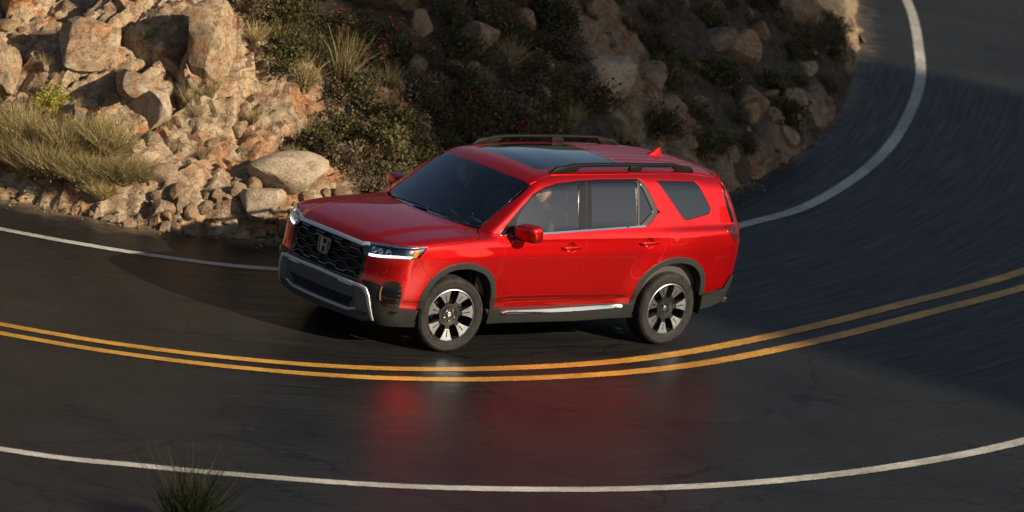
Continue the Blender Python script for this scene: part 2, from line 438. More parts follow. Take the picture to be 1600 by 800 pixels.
def paint_mat(name, col, worn, w):
    mt = mat(name, col, .5); g = NT(mt); uv = g.n('ShaderNodeUVMap').outputs[0]
    mp = g.n('ShaderNodeMapping'); mp.inputs['Scale'].default_value = (1.5, 9, 1); g.l(uv, mp.inputs[0])
    n = g.noise(mp.outputs[0], 3, 7, .7); n2 = g.noise(g.pos(), 45, 4, .65)
    r = g.ramp(n.outputs[0], [(.28, worn), (.42, tuple(.72 * c for c in col)), (.62, col)])
    r2 = g.ramp(n2.outputs[0], [(.30, (.35, .33, .30)), (.48, (1, 1, 1))])
    body = g.mix(1.0, r.outputs[0], r2.outputs[0], 'MULTIPLY')
    # ragged, tyre-scuffed edges: the asphalt shows through
    sx = g.n('ShaderNodeSeparateXYZ'); g.l(uv, sx.inputs[0]); a1 = g.n('ShaderNodeMath', operation='SUBTRACT'); a1.inputs[1].default_value = w / 2; g.l(sx.outputs['Y'], a1.inputs[0]); a2 = g.n('ShaderNodeMath', operation='ABSOLUTE'); g.l(a1.outputs[0], a2.inputs[0])
    n3 = g.noise(g.pos(), 18, 5, .75); a3 = g.n('ShaderNodeMath', operation='MULTIPLY_ADD'); g.l(n3.outputs[0], a3.inputs[0]); a3.inputs[1].default_value = .075; g.l(a2.outputs[0], a3.inputs[2])
    ef = g.n('ShaderNodeMapRange', interpolation_type='SMOOTHSTEP'); ef.inputs['From Min'].default_value = w / 2 + .022; ef.inputs['From Max'].default_value = w / 2 + .040; g.l(a3.outputs[0], ef.inputs['Value'])
    n4 = g.noise(g.pos(), .8, 4, .6); sf = g.ramp(n4.outputs[0], [(.40, (.62, .60, .57)), (.62, (1, 1, 1))])
    g.l(g.mix(ef.outputs[0], g.mix(1.0, body, sf.outputs[0], 'MULTIPLY'), (.03, .029, .027)), g.b.inputs['Base Color']); g.bump(n2.outputs[0], .2, .004); return mt
YEL = paint_mat('yellow_road_paint', (.80, .42, .06), (.16, .09, .03), .16); WHI = paint_mat('white_road_paint', (.62, .60, .55), (.20, .19, .17), .16)
nS = 420
hill_edge = match(BASE, nS); out_edge = match(L_OUT, nS); on = normals2(out_edge); 
if on[nS // 2][1] < 0: on = -on
out_edge2 = out_edge + on * 3.2
strip_mesh('road', hill_edge - (normals2(hill_edge) if normals2(hill_edge)[nS//2][1] > 0 else -normals2(hill_edge)) * .6, out_edge2, 0.0, ASPH, 12)
def line(name, curve, w, mt, off=0.):
    n = normals2(curve); n = n if n[len(n)//2][1] > 0 else -n; c = curve + n * off
    return strip_mesh(name, c - n * w / 2, c + n * w / 2, .004, mt)
line('white_edge_line', L_IN, .16, WHI); line('white_edge_line', L_OUT, .16, WHI)
line('yellow_centre_line', L_Y, .16, YEL); line('yellow_centre_line', L_Y, .16, YEL, .36)
def soil_mat():
    mt = mat('dry_ground', (.2, .15, .1), .9); g = NT(mt); p = g.pos()
    n = g.noise(p, 1.3, 8, .65); n2 = g.noise(p, 30, 5, .7)
    r = g.ramp(n.outputs[0], [(.3, (.07, .052, .035)), (.55, (.17, .125, .08)), (.8, (.27, .21, .14))]); r2 = g.ramp(n2.outputs[0], [(.35, (.6,)*3), (.7, (1.3,)*3)])
    g.l(g.mix(1., r.outputs[0], r2.outputs[0], 'MULTIPLY'), g.b.inputs['Base Color']); g.bump(n2.outputs[0], .6, .03); return mt
SOIL = soil_mat()
gr = mesh_py('ground', [(-700,-700,-.03),(700,-700,-.03),(700,700,-.03),(-700,700,-.03)], [(0,1,2,3)])
tag(link('ground', gr, None, SOIL), kind='structure')

# ================================================================== HILLSIDE
rs = np.random.RandomState(7)
def hash2(ix, iy, k=0):
    h = (ix.astype(np.int64) * 374761393 + iy.astype(np.int64) * 668265263 + k * 2147483647 * 13 + k * 97) & 0x7fffffff
    h = ((h ^ (h >> 13)) * 1274126177) & 0x7fffffff; h = h ^ (h >> 16); return (h & 0xffff) / 65535.
def vnoise(x, y, k=0):
    ix, iy = np.floor(x).astype(int), np.floor(y).astype(int); fx, fy = x - ix, y - iy; fx = fx*fx*(3-2*fx); fy = fy*fy*(3-2*fy)
    a = hash2(ix, iy, k); b = hash2(ix+1, iy, k); c = hash2(ix, iy+1, k); d = hash2(ix+1, iy+1, k)
    return (a*(1-fx)+b*fx)*(1-fy) + (c*(1-fx)+d*fx)*fy
def fbm(x, y, o=4, k=0):
    r = 0; am = .5; 
    for i in range(o): r = r + am * (vnoise(x * 2**i, y * 2**i, k + i) - .5); am *= .5
    return r
def blocks(x, y, size, k):
    """broken-rock relief: every cell a tilted block with a lowered edge"""
    u, v = x / size, y / size; ix, iy = np.floor(u).astype(int), np.floor(v).astype(int)
    best = np.full(u.shape, 9.); sec = np.full(u.shape, 9.); hh = np.zeros(u.shape)
    for dx in (-1, 0, 1):
        for dy in (-1, 0, 1):
            cx, cy = ix + dx, iy + dy; px_ = cx + .15 + .7 * hash2(cx, cy, k); py_ = cy + .15 + .7 * hash2(cx, cy, k + 1)
            a, b = u - px_, v - py_; d = np.maximum(np.abs(a) * 1.0, np.abs(b) * 1.15) * .6 + np.hypot(a, b) * .5
            h = hash2(cx, cy, k + 2) + (hash2(cx, cy, k + 3) - .5) * a * 1.1 + (hash2(cx, cy, k + 4) - .5) * b * 1.1
            m = d < best; sec = np.where(m, best, np.minimum(sec, d)); hh = np.where(m, h, hh); best = np.where(m, d, best)
    edge = np.clip((sec - best) / .16, 0, 1)
    return (hh - .5) * .8 + .55 * (edge ** .6 - 1)
bp_ = match(BASE, 900); bt = np.gradient(bp_, axis=0); bt /= np.linalg.norm(bt, axis=1)[:, None]; bn = np.stack([bt[:,1], -bt[:,0]], -1)
if bn[450][1] < 0: bn = -bn
bs_ = np.concatenate([[0], np.cumsum(np.linalg.norm(np.diff(bp_, axis=0), axis=1))])
def hill_coords(X, Y):
    """(arc length along foot, distance into the hill, outward normal)"""
    P = np.stack([X, Y], -1); s = np.zeros(len(P)); d = np.zeros(len(P)); N = np.zeros((len(P), 2))
    for i in range(0, len(P), 20000):
        q = P[i:i+20000]; D = ((q[:, None, :] - bp_[None, ::2, :]) ** 2).sum(-1); j = D.argmin(1) * 2
        w = q - bp_[j]; s[i:i+20000] = bs_[j]; sg = -(w * bn[j]).sum(1); d[i:i+20000] = np.sign(sg) * np.sqrt(D.min(1)); N[i:i+20000] = bn[j]
    return s, d, N
def rockiness(X, Y, d):
    """1 on bare broken rock, 0 on soil under the scrub"""
    r = sst(-1.6, -.2, X + .25 * d) * .9
    r = np.maximum(r, .55 * sst(.58, .68, vnoise(X * .55 + 3.1, Y * .55, 40)))
    return np.maximum(r, .55 * sst(.45, .10, d) * sst(.35, .6, vnoise(X * 1.7, Y * 1.7, 44)))
def hill_height(X, Y):
    s, d, N = hill_coords(X, Y); d = d + .30 * fbm(X * 1.6, Y * 1.6, 3, 71) - .02; dd = np.maximum(d, 0)
    R = rockiness(X, Y, d)
    h = .16 * sst(0, .25, dd) + .78 * np.minimum(dd, 5) + .6 * np.clip(dd - 5, 0, 30) + .9 * fbm(X * .45, Y * .45, 5, 11) * sst(0, 1.5, dd)
    Yv = Y * 1.45
    b1 = blocks(X * .8 + .25 * Yv + .35 * fbm(X * 2, Y * 2, 3, 5), Yv - .3 * X + .3 * fbm(X * 1.7, Yv * 1.7, 3, 15), .80, 21); b2 = blocks(X * .9 - .2 * Yv, Yv * 1.1 + .15 * fbm(X*5, Y*5, 2, 8), .23, 31); b3 = blocks(X, Yv + .3 * X, .10, 51)
    amp = .25 * sst(-.05, .2, d) + .75 * sst(.1, .7, d)
    rel = (b1 * .30 * R + b2 * (.065 * R + .03) + b3 * (.022 * R + .012) + .05 * fbm(X * 9, Y * 9, 3, 61)) * amp
    h = h * (d > 0) + rel; h = np.where(d < .0, -.05, np.maximum(h, -.04 + .4 * dd))
    dx = N * (rel * .55)[:, None]
    return h, dx, s, d, R
def grid_mesh(name, x0, x1, y0, y1, st, keep):
    xs = np.arange(x0, x1, st); ys = np.arange(y0, y1, st); gx, gy = np.meshgrid(xs, ys); X, Y = gx.ravel(), gy.ravel()
    s, d, N = hill_coords(X, Y); ok = keep(X, Y, d); idx = -np.ones(len(X), int); idx[ok] = np.arange(ok.sum())
    Xk, Yk = X[ok], Y[ok]; h, dx, s, d, R = hill_height(Xk, Yk)
    V = np.stack([Xk + dx[:, 0], Yk + dx[:, 1], h], -1)
    nx = len(xs); I = idx.reshape(len(ys), nx); a, b, c, e = I[:-1, :-1], I[:-1, 1:], I[1:, 1:], I[1:, :-1]
    m_ = (a >= 0) & (b >= 0) & (c >= 0) & (e >= 0); Fc = np.stack([a[m_], b[m_], c[m_], e[m_]], -1)
    me = bpy.data.meshes.new(name); me.vertices.add(len(V)); me.vertices.foreach_set('co', V.ravel())
    me.loops.add(Fc.size); me.loops.foreach_set('vertex_index', Fc.ravel().astype(np.int32)); me.polygons.add(len(Fc))
    me.polygons.foreach_set('loop_start', np.arange(0, Fc.size, 4, dtype=np.int32)); me.update(); me.validate()
    at = me.attributes.new('rock', 'FLOAT', 'POINT'); at.data.foreach_set('value', R.astype(np.float32))
    me.polygons.foreach_set('use_smooth', [True] * len(me.polygons)); me.set_sharp_from_angle(angle=rad(38))
    return me
def rock_colours(g, p, rnd=None):
    n = g.noise(p, 2.2, 7, .62); n2 = g.noise(p, 6.0, 7, .7); n3 = g.noise(p, 48, 4, .7)
    if rnd is not None:
        add = g.n('ShaderNodeMath', operation='MULTIPLY_ADD'); g.l(rnd, add.inputs[0]); add.inputs[1].default_value = .42; 
        sub = g.n('ShaderNodeMath', operation='ADD'); g.l(n.outputs[0], sub.inputs[0]); sub.inputs[1].default_value = -.21; g.l(sub.outputs[0], add.inputs[2]); f = add.outputs[0]
    else: f = n.outputs[0]
    base = g.ramp(f, [(.26, (.20, .165, .125)), (.38, (.34, .26, .17)), (.48, (.46, .36, .245)), (.56, (.35, .215, .125)), (.65, (.41, .315, .215)), (.80, (.55, .475, .37))])
    n6 = g.noise(p, 1.1, 7, .66); pat = g.ramp(n6.outputs[0], [(.34, (1.18, 1.14, 1.06)), (.45, (1, 1, 1)), (.55, (1, 1, 1)), (.64, (1.05, .66, .40))])
    base2 = g.mix(.85, base.outputs[0], pat.outputs[0], 'MULTIPLY')
    stain = g.ramp(n2.outputs[0], [(.36, (.42, .36, .32)), (.50, (1, 1, 1)), (.66, (1.12, .98, .85))])
    m1 = g.mix(.75, base2, stain.outputs[0], 'MULTIPLY')
    gr_ = g.ramp(n3.outputs[0], [(.32, (.55, .52, .5)), (.55, (1, 1, 1)), (.8, (1.25, 1.22, 1.18))])
    m2 = g.mix(.85, m1, gr_.outputs[0], 'MULTIPLY')
    w = g.n('ShaderNodeVectorMath', operation='MULTIPLY_ADD'); g.l(n2.outputs['Color'], w.inputs[0]); w.inputs[1].default_value = (.30, .30, .30); g.l(p, w.inputs[2])
    vo = g.n('ShaderNodeTexVoronoi', feature='DISTANCE_TO_EDGE'); vo.inputs['Scale'].default_value = 3.4; sq = g.n('ShaderNodeMapping'); sq.inputs['Scale'].default_value = (1, 1.3, 2.0); sq.inputs['Rotation'].default_value = (.4, .5, .2); g.l(w.outputs[0], sq.inputs[0]); g.l(sq.outputs[0], vo.inputs['Vector'])
    cr = g.ramp(vo.outputs['Distance'], [(.004, (.30, .26, .23)), (.03, (1, 1, 1))]); m3 = g.mix(.75, m2, cr.outputs[0], 'MULTIPLY')
    hh = g.ramp(vo.outputs['Distance'], [(.0, (0, 0, 0)), (.06, (1, 1, 1))]); mm = g.n('ShaderNodeMix', data_type='RGBA'); mm.inputs['Factor'].default_value = .45; g.l(n2.outputs[0], mm.inputs['A']); g.l(hh.outputs[0], mm.inputs['B'])
    class O: pass
    o = O(); o.outputs = [mm.outputs['Result']]
    return m3, o, n3
def hill_mat():
    mt = mat('hillside_rock', (.3, .22, .15), .9, spec=.25); g = NT(mt); p = g.pos()
    col, n2, n3 = rock_colours(g, p)
    n5 = g.noise(p, 9.0, 6, .7); soil = g.ramp(n5.outputs[0], [(.3, (.032, .026, .020)), (.55, (.072, .056, .040)), (.78, (.15, .115, .082))])
    at = g.n('ShaderNodeAttribute', attribute_name='rock')
    g.l(g.mix(at.outputs['Fac'], soil.outputs[0], col), g.b.inputs['Base Color'])
    hh = g.mix(.5, n2.outputs[0], n3.outputs[0]); g.bump(hh, .8, .03); return mt
HILLM = hill_mat()
fine = grid_mesh('hillside', -21, 6.2, -22, -2.4, .042, lambda X, Y, d: (d > -.30) & (d < 3.3) & (X > -19) & (X < 6.0) & (Y > -15.5))
hill = tag(link('hillside', fine, None, HILLM), kind='structure')
coarse = grid_mesh('hillside_top', -60, 12, -60, -2, .24, lambda X, Y, d: (d > -.5) & ~((d < 3.05) & (X > -18.7) & (X < 5.7) & (Y > -15.2)))
tag(link('hillside_top', coarse, None, HILLM), kind='structure')
def ground_z(x, y):
    return hill_height(np.array([x], float), np.array([y], float))[0][0]

# ---- car materials ----------------------------------------------------------------------
def car_paint():
    mt = mat('red_paint', (.50, .006, .010), .34, .8, .3, 1.0, .025); g = NT(mt); g.b.inputs['Coat IOR'].default_value = 1.5
    n = g.noise(g.pos(), 900, 1); r = g.ramp(n.outputs[0], [(.35, (.48, .002, .003)), (.7, (.74, .005, .006))]); g.l(r.outputs[0], g.b.inputs['Base Color'])
    d = g.noise(g.pos(), 3.0, 6, .6); rr = g.ramp(d.outputs[0], [(.4, (.008,)*3), (.8, (.03,)*3)]); g.l(rr.outputs[0], g.b.inputs['Coat Roughness'])
    return mt
PAINT = car_paint()
CLAD = mat('charcoal_cladding', (.019, .020, .020), .5, spec=.35)
_g = NT(CLAD); _n = _g.noise(_g.pos(), 400, 2); _g.bump(_n.outputs[0], .15, .002)
RAILM = mat('satin_black_rail', (.006, .0065, .006), .55, spec=.15)
GLOSSK = mat('gloss_black', (.006, .006, .007), .12, coat=.6)
BLACK = mat('matt_black', (.008, .008, .008), .7)
CHROME = mat('bright_trim', (.78, .78, .77), .12, 1.0)
SATIN = mat('satin_silver', (.66, .66, .68), .36, .25)
MACH = mat('machined_alloy', (.36, .38, .41), .34, 1.0)
_g = NT(MACH); _n = _g.noise(_g.pos(), 60, 3); _r = _g.ramp(_n.outputs[0], [(.3, (.30,)*3), (.7, (.45,)*3)]); _g.l(_r.outputs[0], _g.b.inputs['Roughness'])
DARKALLOY = mat('dark_alloy', (.035, .035, .036), .3, .6, coat=.4)
def tyre_mat():
    mt = mat('tyre_rubber', (.02, .02, .02), .75, spec=.3); g = NT(mt)
    n = g.noise(g.pos(), 14, 5, .6); r = g.ramp(n.outputs[0], [(.35, (.013, .0127, .0125)), (.7, (.032, .029, .026))]); g.l(r.outputs[0], g.b.inputs['Base Color'])
    n2 = g.noise(g.pos(), 260, 2); g.bump(n2.outputs[0], .2, .002); return mt
TYRE = tyre_mat()
def glass_mat(name, tint, rough=.0, refl=2.3):
    mt = bpy.data.materials.new(name); mt.use_nodes = True; t = mt.node_tree; t.nodes.clear()
    o = t.nodes.new('ShaderNodeOutputMaterial'); mx = t.nodes.new('ShaderNodeMixShader'); fr = t.nodes.new('ShaderNodeFresnel'); fr.inputs[0].default_value = 1.52
    tr = t.nodes.new('ShaderNodeBsdfTransparent'); tr.inputs[0].default_value = (*tint, 1)
    gl = t.nodes.new('ShaderNodeBsdfGlossy'); gl.inputs['Roughness'].default_value = rough
    ml = t.nodes.new('ShaderNodeMath'); ml.operation = 'MULTIPLY'; ml.inputs[1].default_value = refl
    t.links.new(fr.outputs[0], ml.inputs[0]); t.links.new(ml.outputs[0], mx.inputs[0])
    t.links.new(tr.outputs[0], mx.inputs[1]); t.links.new(gl.outputs[0], mx.inputs[2]); t.links.new(mx.outputs[0], o.inputs[0])
    return mt
GLASS = glass_mat('clear_glass', (.82, .86, .85), refl=2.7)
SIDEG = glass_mat('side_glass', (.80, .84, .82), refl=3.6)
TINT = glass_mat('privacy_glass', (.10, .11, .115), refl=3.6)
ROOFG = glass_mat('roof_glass', (.05, .055, .06))
LENS = glass_mat('lamp_lens', (.92, .93, .93))
REDLENS = mat('red_lens', (.10, .003, .005), .22, coat=.3)
AMBER = mat('amber_lens', (.85, .25, .02), .2, coat=1.)
WHITEL = mat('white_light_bar', (.9, .92, .95), .2, emit=(.9, .95, 1), es=1.6)
CLOTHS = mat('seat_cloth', (.085, .080, .075), .8)

# ---- the car root -----------------------------------------------------------------------
car = empty('suv'); tag(car, 'glossy red SUV with black roof rails and black wheel arch cladding', 'car')
# outlines, metres: side views are (x, z)
HG = [(1.867,1.075),(1.62,1.102),(1.36,1.122),(1.22,1.145),(1.124,1.182),(1.085,1.206)]
FARCH = [(.896,.423),(.932,.537),(.950,.651),(1.001,.762),(1.099,.850),(1.271,.909),(1.431,.919),(1.582,.897),(1.721,.832),(1.82,.729),(1.883,.607),(1.897,.461)]
RARCH = [(-1.912,.537),(-1.902,.601),(-1.887,.697),(-1.844,.792),(-1.730,.883),(-1.571,.927),(-1.425,.932),(-1.289,.906),(-1.144,.847),(-1.010,.741),(-.940,.607),(-.925,.452)]
FA, RA = smooth_line(FARCH, .03), smooth_line(RARCH, .03)
fa_split = [p for p in FA if not (p[0] > 1.78 and p[1] < .765)]
FD_FRONT = smooth_line([(.93,1.176),(.883,1.129),(.898,.881),(.876,.70),(.854,.531),(.845,.435)], .05)
BSH = smooth_line([(-.20,1.215),(-.185,1.035),(-.172,.85),(-.177,.723),(-.19,.58),(-.208,.435)], .05)
RD_REAR = smooth_line([(-1.189,.880),(-1.240,.945),(-1.258,1.004),(-1.272,1.12),(-1.265,1.218),(-1.234,1.379)], .03)
WIN = [(.925,1.180),(.846,1.266),(.664,1.425),(.476,1.562),(.317,1.623),(.128,1.663),(-.150,1.686),(-.456,1.697),(-.979,1.698),(-1.041,1.668),(-1.126,1.541),(-1.200,1.405),(-1.200,1.372),(-1.116,1.294),(-1.018,1.241),(-.184,1.209),(.419,1.186)]
QWIN = rounded([(-1.222,1.682),(-1.80,1.668),(-1.968,1.395),(-1.945,1.355),(-1.575,1.292)], [.02,.06,.04,.03,.05])
fender = [p for p in HG] + [(.93,1.176)] + FD_FRONT[1:] + [p for p in FA if not (p[0] > 1.80 and p[1] < .765)] + [(1.81,.76),(1.93,.90),(1.964,.975),(1.90,1.04)]
fdoor = [(.925,1.170)] + FD_FRONT[1:] + BSH[::-1] + [(-.184,1.207),(.419,1.184)]
fdoor = FD_FRONT + BSH[::-1] + [(.419,1.184)]
ra_door = [p for p in RA if p[0] > -1.19]
rdoor = BSH + ra_door[::-1] + RD_REAR + [(-1.200,1.372),(-1.116,1.292),(-1.018,1.239)]
ra_q = [p for p in RA if p[0] <= -1.19]
WUP = WIN[:12]
REARSEAM = [(-2.16,1.672),(-2.20,1.55),(-2.27,1.38),(-2.325,1.22),(-2.345,1.05),(-2.325,.88),(-2.29,.72)]
ROOFE = [(.458,1.641),(.30,1.700),(.149,1.727),(-.592,1.735),(-1.596,1.734),(-2.106,1.694)]
quarter = [(1.085,1.206),(1.053,1.235),(.749,1.445)] + smooth_line(ROOFE, .08) + REARSEAM + [(-2.285,.705),(-2.192,.586),(-1.90,.526)] + ra_q + RD_REAR + WUP[::-1]
L2 = (car, car)
PARTS = {}
both('front_fender', patch(fender, 'side', .024), PAINT, L2)
cup = lambda x, z: [(x + .066 * math.cos(a), z + .051 * math.sin(a)) for a in np.linspace(0, 2 * math.pi, 25)[:-1]]
doorL, doorR = both('front_door', patch(fdoor, 'side', .026, holes=[cup(.005, 1.052)]), PAINT, L2)
rdoorL, rdoorR = both('rear_door', patch(rdoor, 'side', .026, holes=[cup(-1.05, 1.086)]), PAINT, L2)
qL, qR = both('rear_quarter_panel', patch(quarter, 'side', .022, holes=[QWIN]), PAINT, L2)
# ---- bonnet, windscreen, roof -----------------------------------------------------------
hg3 = lift(resample(HG, .03, False), 'side')
hood_half = [(2.353,0.),(2.345,.24),(2.319,.47),(2.303,.52),(2.235,.68),(2.162,.79),(2.07,.865),(1.982,.905)] + [tuple(q[:2]) for q in hg3]
hood_rear = [(1.085,.735),(1.20,.50),(1.262,.25),(1.285,0.)]
hood = hood_half + hood_rear[1:] + [(x, -y) for x, y in hood_rear[1:-1][::-1]] + [(x, -y) for x, y in hood_half[1:][::-1]]
skin('bonnet', patch(hood, 'top', .020), PAINT, car)
ws_half = [(1.262,0.),(1.235,.25),(1.17,.50),(1.075,.70),(1.050,.712),(.749,.697),(.462,.676),(.468,.60),(.515,.35),(.532,0.)]
wsp = ws_half[:-1] + [ws_half[-1]] + [(x, -y) for x, y in ws_half[1:-1][::-1]]
wscreen = skin('windscreen', patch(wsp, 'top', .05, off=-.004, gap=.004), GLASS, car)
ws_in = [(x - .05 if abs(x - 1.2) < .2 and abs(y) < .72 and x > 1.04 else x + (.03 if x < .56 else 0), y * (.955 if abs(y) > .3 else 1)) for x, y in wsp]
skin('windscreen_border', patch(wsp, 'top', .05, holes=[ws_in], off=-.010, gap=.003, flange=0), GLOSSK, wscreen)
roofe3 = lift(smooth_line(ROOFE, .08), 'side')
roof_half = [(.532,0.),(.515,.35),(.468,.60)] + [tuple(q[:2]) for q in roofe3] + [(-2.16,.60),(-2.26,.40),(-2.295,0.)]
roofp = roof_half + [(x, -y) for x, y in roof_half[1:-1][::-1]]
SUNR = rounded([(.215,.50),(-.93,.50),(-.93,-.50),(.215,-.50),(.245,-.25),(.252,0),(.245,.25)], .05)
roof = skin('roof', patch(roofp, 'top', .017, holes=[SUNR], gap=.002), PAINT, car)
skin('sunroof_glass', patch(SUNR, 'top', .05, off=-.003, gap=.004), ROOFG, car)
# ---- side glass -------------------------------------------------------------------------
FG = rounded([(.70,1.322),(.655,1.385),(.497,1.528),(.322,1.608),(.135,1.646),(-.157,1.666),(-.085,1.222),(.71,1.196)], [.01,0,0,0,0,.02,.01,.01])
FSAIL = [(.735,1.300),(.735,1.196),(.895,1.190)]
RG = rounded([(-.319,1.666),(-.942,1.676),(-.912,1.252),(-.286,1.236)], .015)
TG = rounded([(-.985,1.660),(-1.122,1.402),(-1.115,1.378),(-.945,1.262)], .012)
trimP = patch(WIN, 'side', .03, holes=[FG, RG, TG], off=-.004, gap=.001)
tL, tR = both('window_surround', trimP, GLOSSK, (doorL, doorR))
both('window_glass', patch(FG, 'side', .06, off=-.012, gap=-.004, flange=0), SIDEG, (doorL, doorR))
both('window_glass', patch(RG, 'side', .06, off=-.012, gap=-.004, flange=0), TINT, (rdoorL, rdoorR))
both('quarter_light', patch(TG, 'side', .06, off=-.012, gap=-.004, flange=0), TINT, (rdoorL, rdoorR))
both('rear_side_window', patch(QWIN, 'side', .06, off=-.003, gap=.004), TINT, (qL, qR))
bright = [(.88,1.172),(.419,1.186),(-.184,1.209),(-1.014,1.240),(-1.024,1.254),(-.184,1.224),(.419,1.201),(.84,1.187)]
both('belt_moulding', patch(bright, 'side', .03, off=.006, gap=0, flange=.02, bevel=.002), CHROME, L2)
pillarsplit = [(-.262,1.68),(-.252,1.68),(-.196,1.225),(-.206,1.225)]
both('pillar_gap', patch(pillarsplit, 'side', .03, off=-.0025, gap=0, flange=0), BLACK, (doorL, doorR))
cframe = [(-.981,1.690),(-1.032,1.660),(-1.118,1.535),(-1.190,1.400),(-1.190,1.375),(-1.108,1.298),(-1.03,1.252),(-.96,1.256),(-1.122,1.372),(-1.132,1.402),(-.99,1.672)]
both('window_frame', patch(cframe, 'side', .03, off=.001, gap=0, flange=.006), mat('dark_bright_trim', (.035, .034, .031), .35, .2), (rdoorL, rdoorR))
divbar = [(-.946,1.684),(-.976,1.684),(-.935,1.250),(-.915,1.250)]
both('window_divider', patch(divbar, 'side', .03, off=.001, gap=0, flange=.006), MATS['dark_bright_trim'], (rdoorL, rdoorR))
# ---- sill, arches, cladding -------------------------------------------------------------
sill = [(.995,.425),(-.975,.446),(-1.014,.30),(-.229,.270),(.93,.275)]
both('sill_cladding', patch(sill, 'side', .03, off=.010, gap=0, flange=.04, bevel=.006), CLAD, L2)
strip = smooth_line([(.775,.388),(.70,.408),(.30,.412),(-.20,.424),(-.80,.440),(-.835,.437)], .06) + smooth_line([(-.826,.412),(-.21,.390),(.30,.383),(.70,.376),(.765,.381)], .06)
both('sill_moulding', patch(strip, 'side', .012, off=.010, gap=0, flange=.02, bevel=.004, shape=lambda P: .026 * np.clip((.435 - P[:, 2]) / .05, 0, 1) ** .7), CHROME, L2, False)
def flare(outer, c, w=.055):
    inn = []
    for x, z in outer:
        dx, dz = x - c[0], z - c[1]; L = math.hypot(dx, dz); inn.append((c[0] + dx * (1 - w / L), c[1] + dz * (1 - w / L)))
    return list(outer) + inn[::-1]
fo = [p for p in FA]
both('front_arch_cladding', patch(flare(fo, (1.42, .45)), 'side', .022, off=.011, gap=0, flange=.09, bevel=.007), CLAD, L2)
both('rear_arch_cladding', patch(flare(RA, (-1.42, .45)), 'side', .022, off=.011, gap=0, flange=.09, bevel=.007), CLAD, L2)
# ---- front end --------------------------------------------------------------------------
SE = .865
def seam(z): return [(SE, t) for t in z]
seamz = np.linspace(.40, .955, 20)
s3 = lift([(SE, t) for t in seamz], 'front')
bump_f = [(.545,.655),(.568,.90),(.612,.915),(.75,.930)] + [(SE, t) for t in seamz[::-1]] + [(.62,.40)]
bump_s = [(q[0], q[2]) for q in s3][::-1] + [(1.90,.40),(1.897,.461)] + [p for p in FA[::-1] if p[0] > 1.80 and p[1] < .765] + [(1.81,.76),(1.93,.90),(1.964,.975),(2.054,.952)]
bumper = join([patch(bump_f, 'front', .025, gap=0, flange=0), patch(bump_s, 'side', .022, gap=0, flange=0)])
both('front_bumper', bumper, PAINT, L2)
# headlamps: inner tray, light units and a clear cover wrapping the corner
def wrap(front, side, off, res=.025, fl=.0):
    return join([patch(front, 'front', res, gap=0, off=off, flange=fl), patch(side, 'side', res, gap=0, off=off, flange=fl)])
hz = np.linspace(.952, 1.055, 5)
h3 = lift([(SE, t) for t in hz], 'front')
lamp_f = [(.535,1.022),(.66,1.040),(.78,1.052)] + [(SE, t) for t in hz[::-1]] + [(.75,.928),(.612,.912),(.575,.905)]
lamp_s = [(q[0], q[2]) for q in h3] + [(1.982,1.068),(1.872,1.074),(1.90,1.04),(1.962,.978),(2.05,.953)]
lampL, lampR = both('headlamp', wrap(lamp_f, lamp_s, -.03), mat('lamp_tray', (.05, .055, .065), .25, .7), L2)
both('lens', wrap(lamp_f, lamp_s, -.001), LENS, (lampL, lampR))
drl = [(.585,.915),(.622,.916),(.75,.933),(SE,.955),(SE,.980),(.75,.960),(.62,.944),(.582,.942)]
dz = lift([(SE, .955), (SE, .980)], 'front')
drs = [(dz[0][0],.955),(2.06,.958),(2.03,.980),(dz[1][0],.980)]
both('light_bar', wrap(drl, drs, -.018), WHITEL, (lampL, lampR))
top_trim_f = [(.52,1.020),(.66,1.040),(.78,1.052),(SE,1.057),(SE,1.069),(.78,1.064),(.66,1.054),(.52,1.034)]
tz = lift([(SE,1.057),(SE,1.069)], 'front')
top_trim_s = [(tz[0][0],1.057),(1.982,1.066),(1.872,1.071),(1.868,1.078),(1.982,1.077),(tz[1][0],1.069)]
both('headlamp_trim', wrap(top_trim_f, top_trim_s, .004, fl=.008), CHROME, (lampL, lampR))
both('indicator', patch([(1.955,1.045),(2.01,1.045),(2.05,.968),(1.995,.972)], 'side', .02, off=-.016, gap=0, flange=0), AMBER, (lampL, lampR))
for yy, w in ((.625, .035), (.70, .028), (.78, .030)):
    q = lift([(yy, .995)], 'front')[0]; nn = grad(q[None])[0]; M = Matrix.Translation(Vector(q - nn * .028)) @ Vector(nn).to_track_quat('Z', 'Y').to_matrix().to_4x4()
    ring = lathe([(.0,.004),(.6*w,.010),(.85*w,.016),(w,.018),(w,.0)], 20, 'z')
    a = solid('light_unit', xf(ring, M), CHROME, lampL); b = solid('light_unit', mirpart(xf(ring, M)), CHROME, lampR)
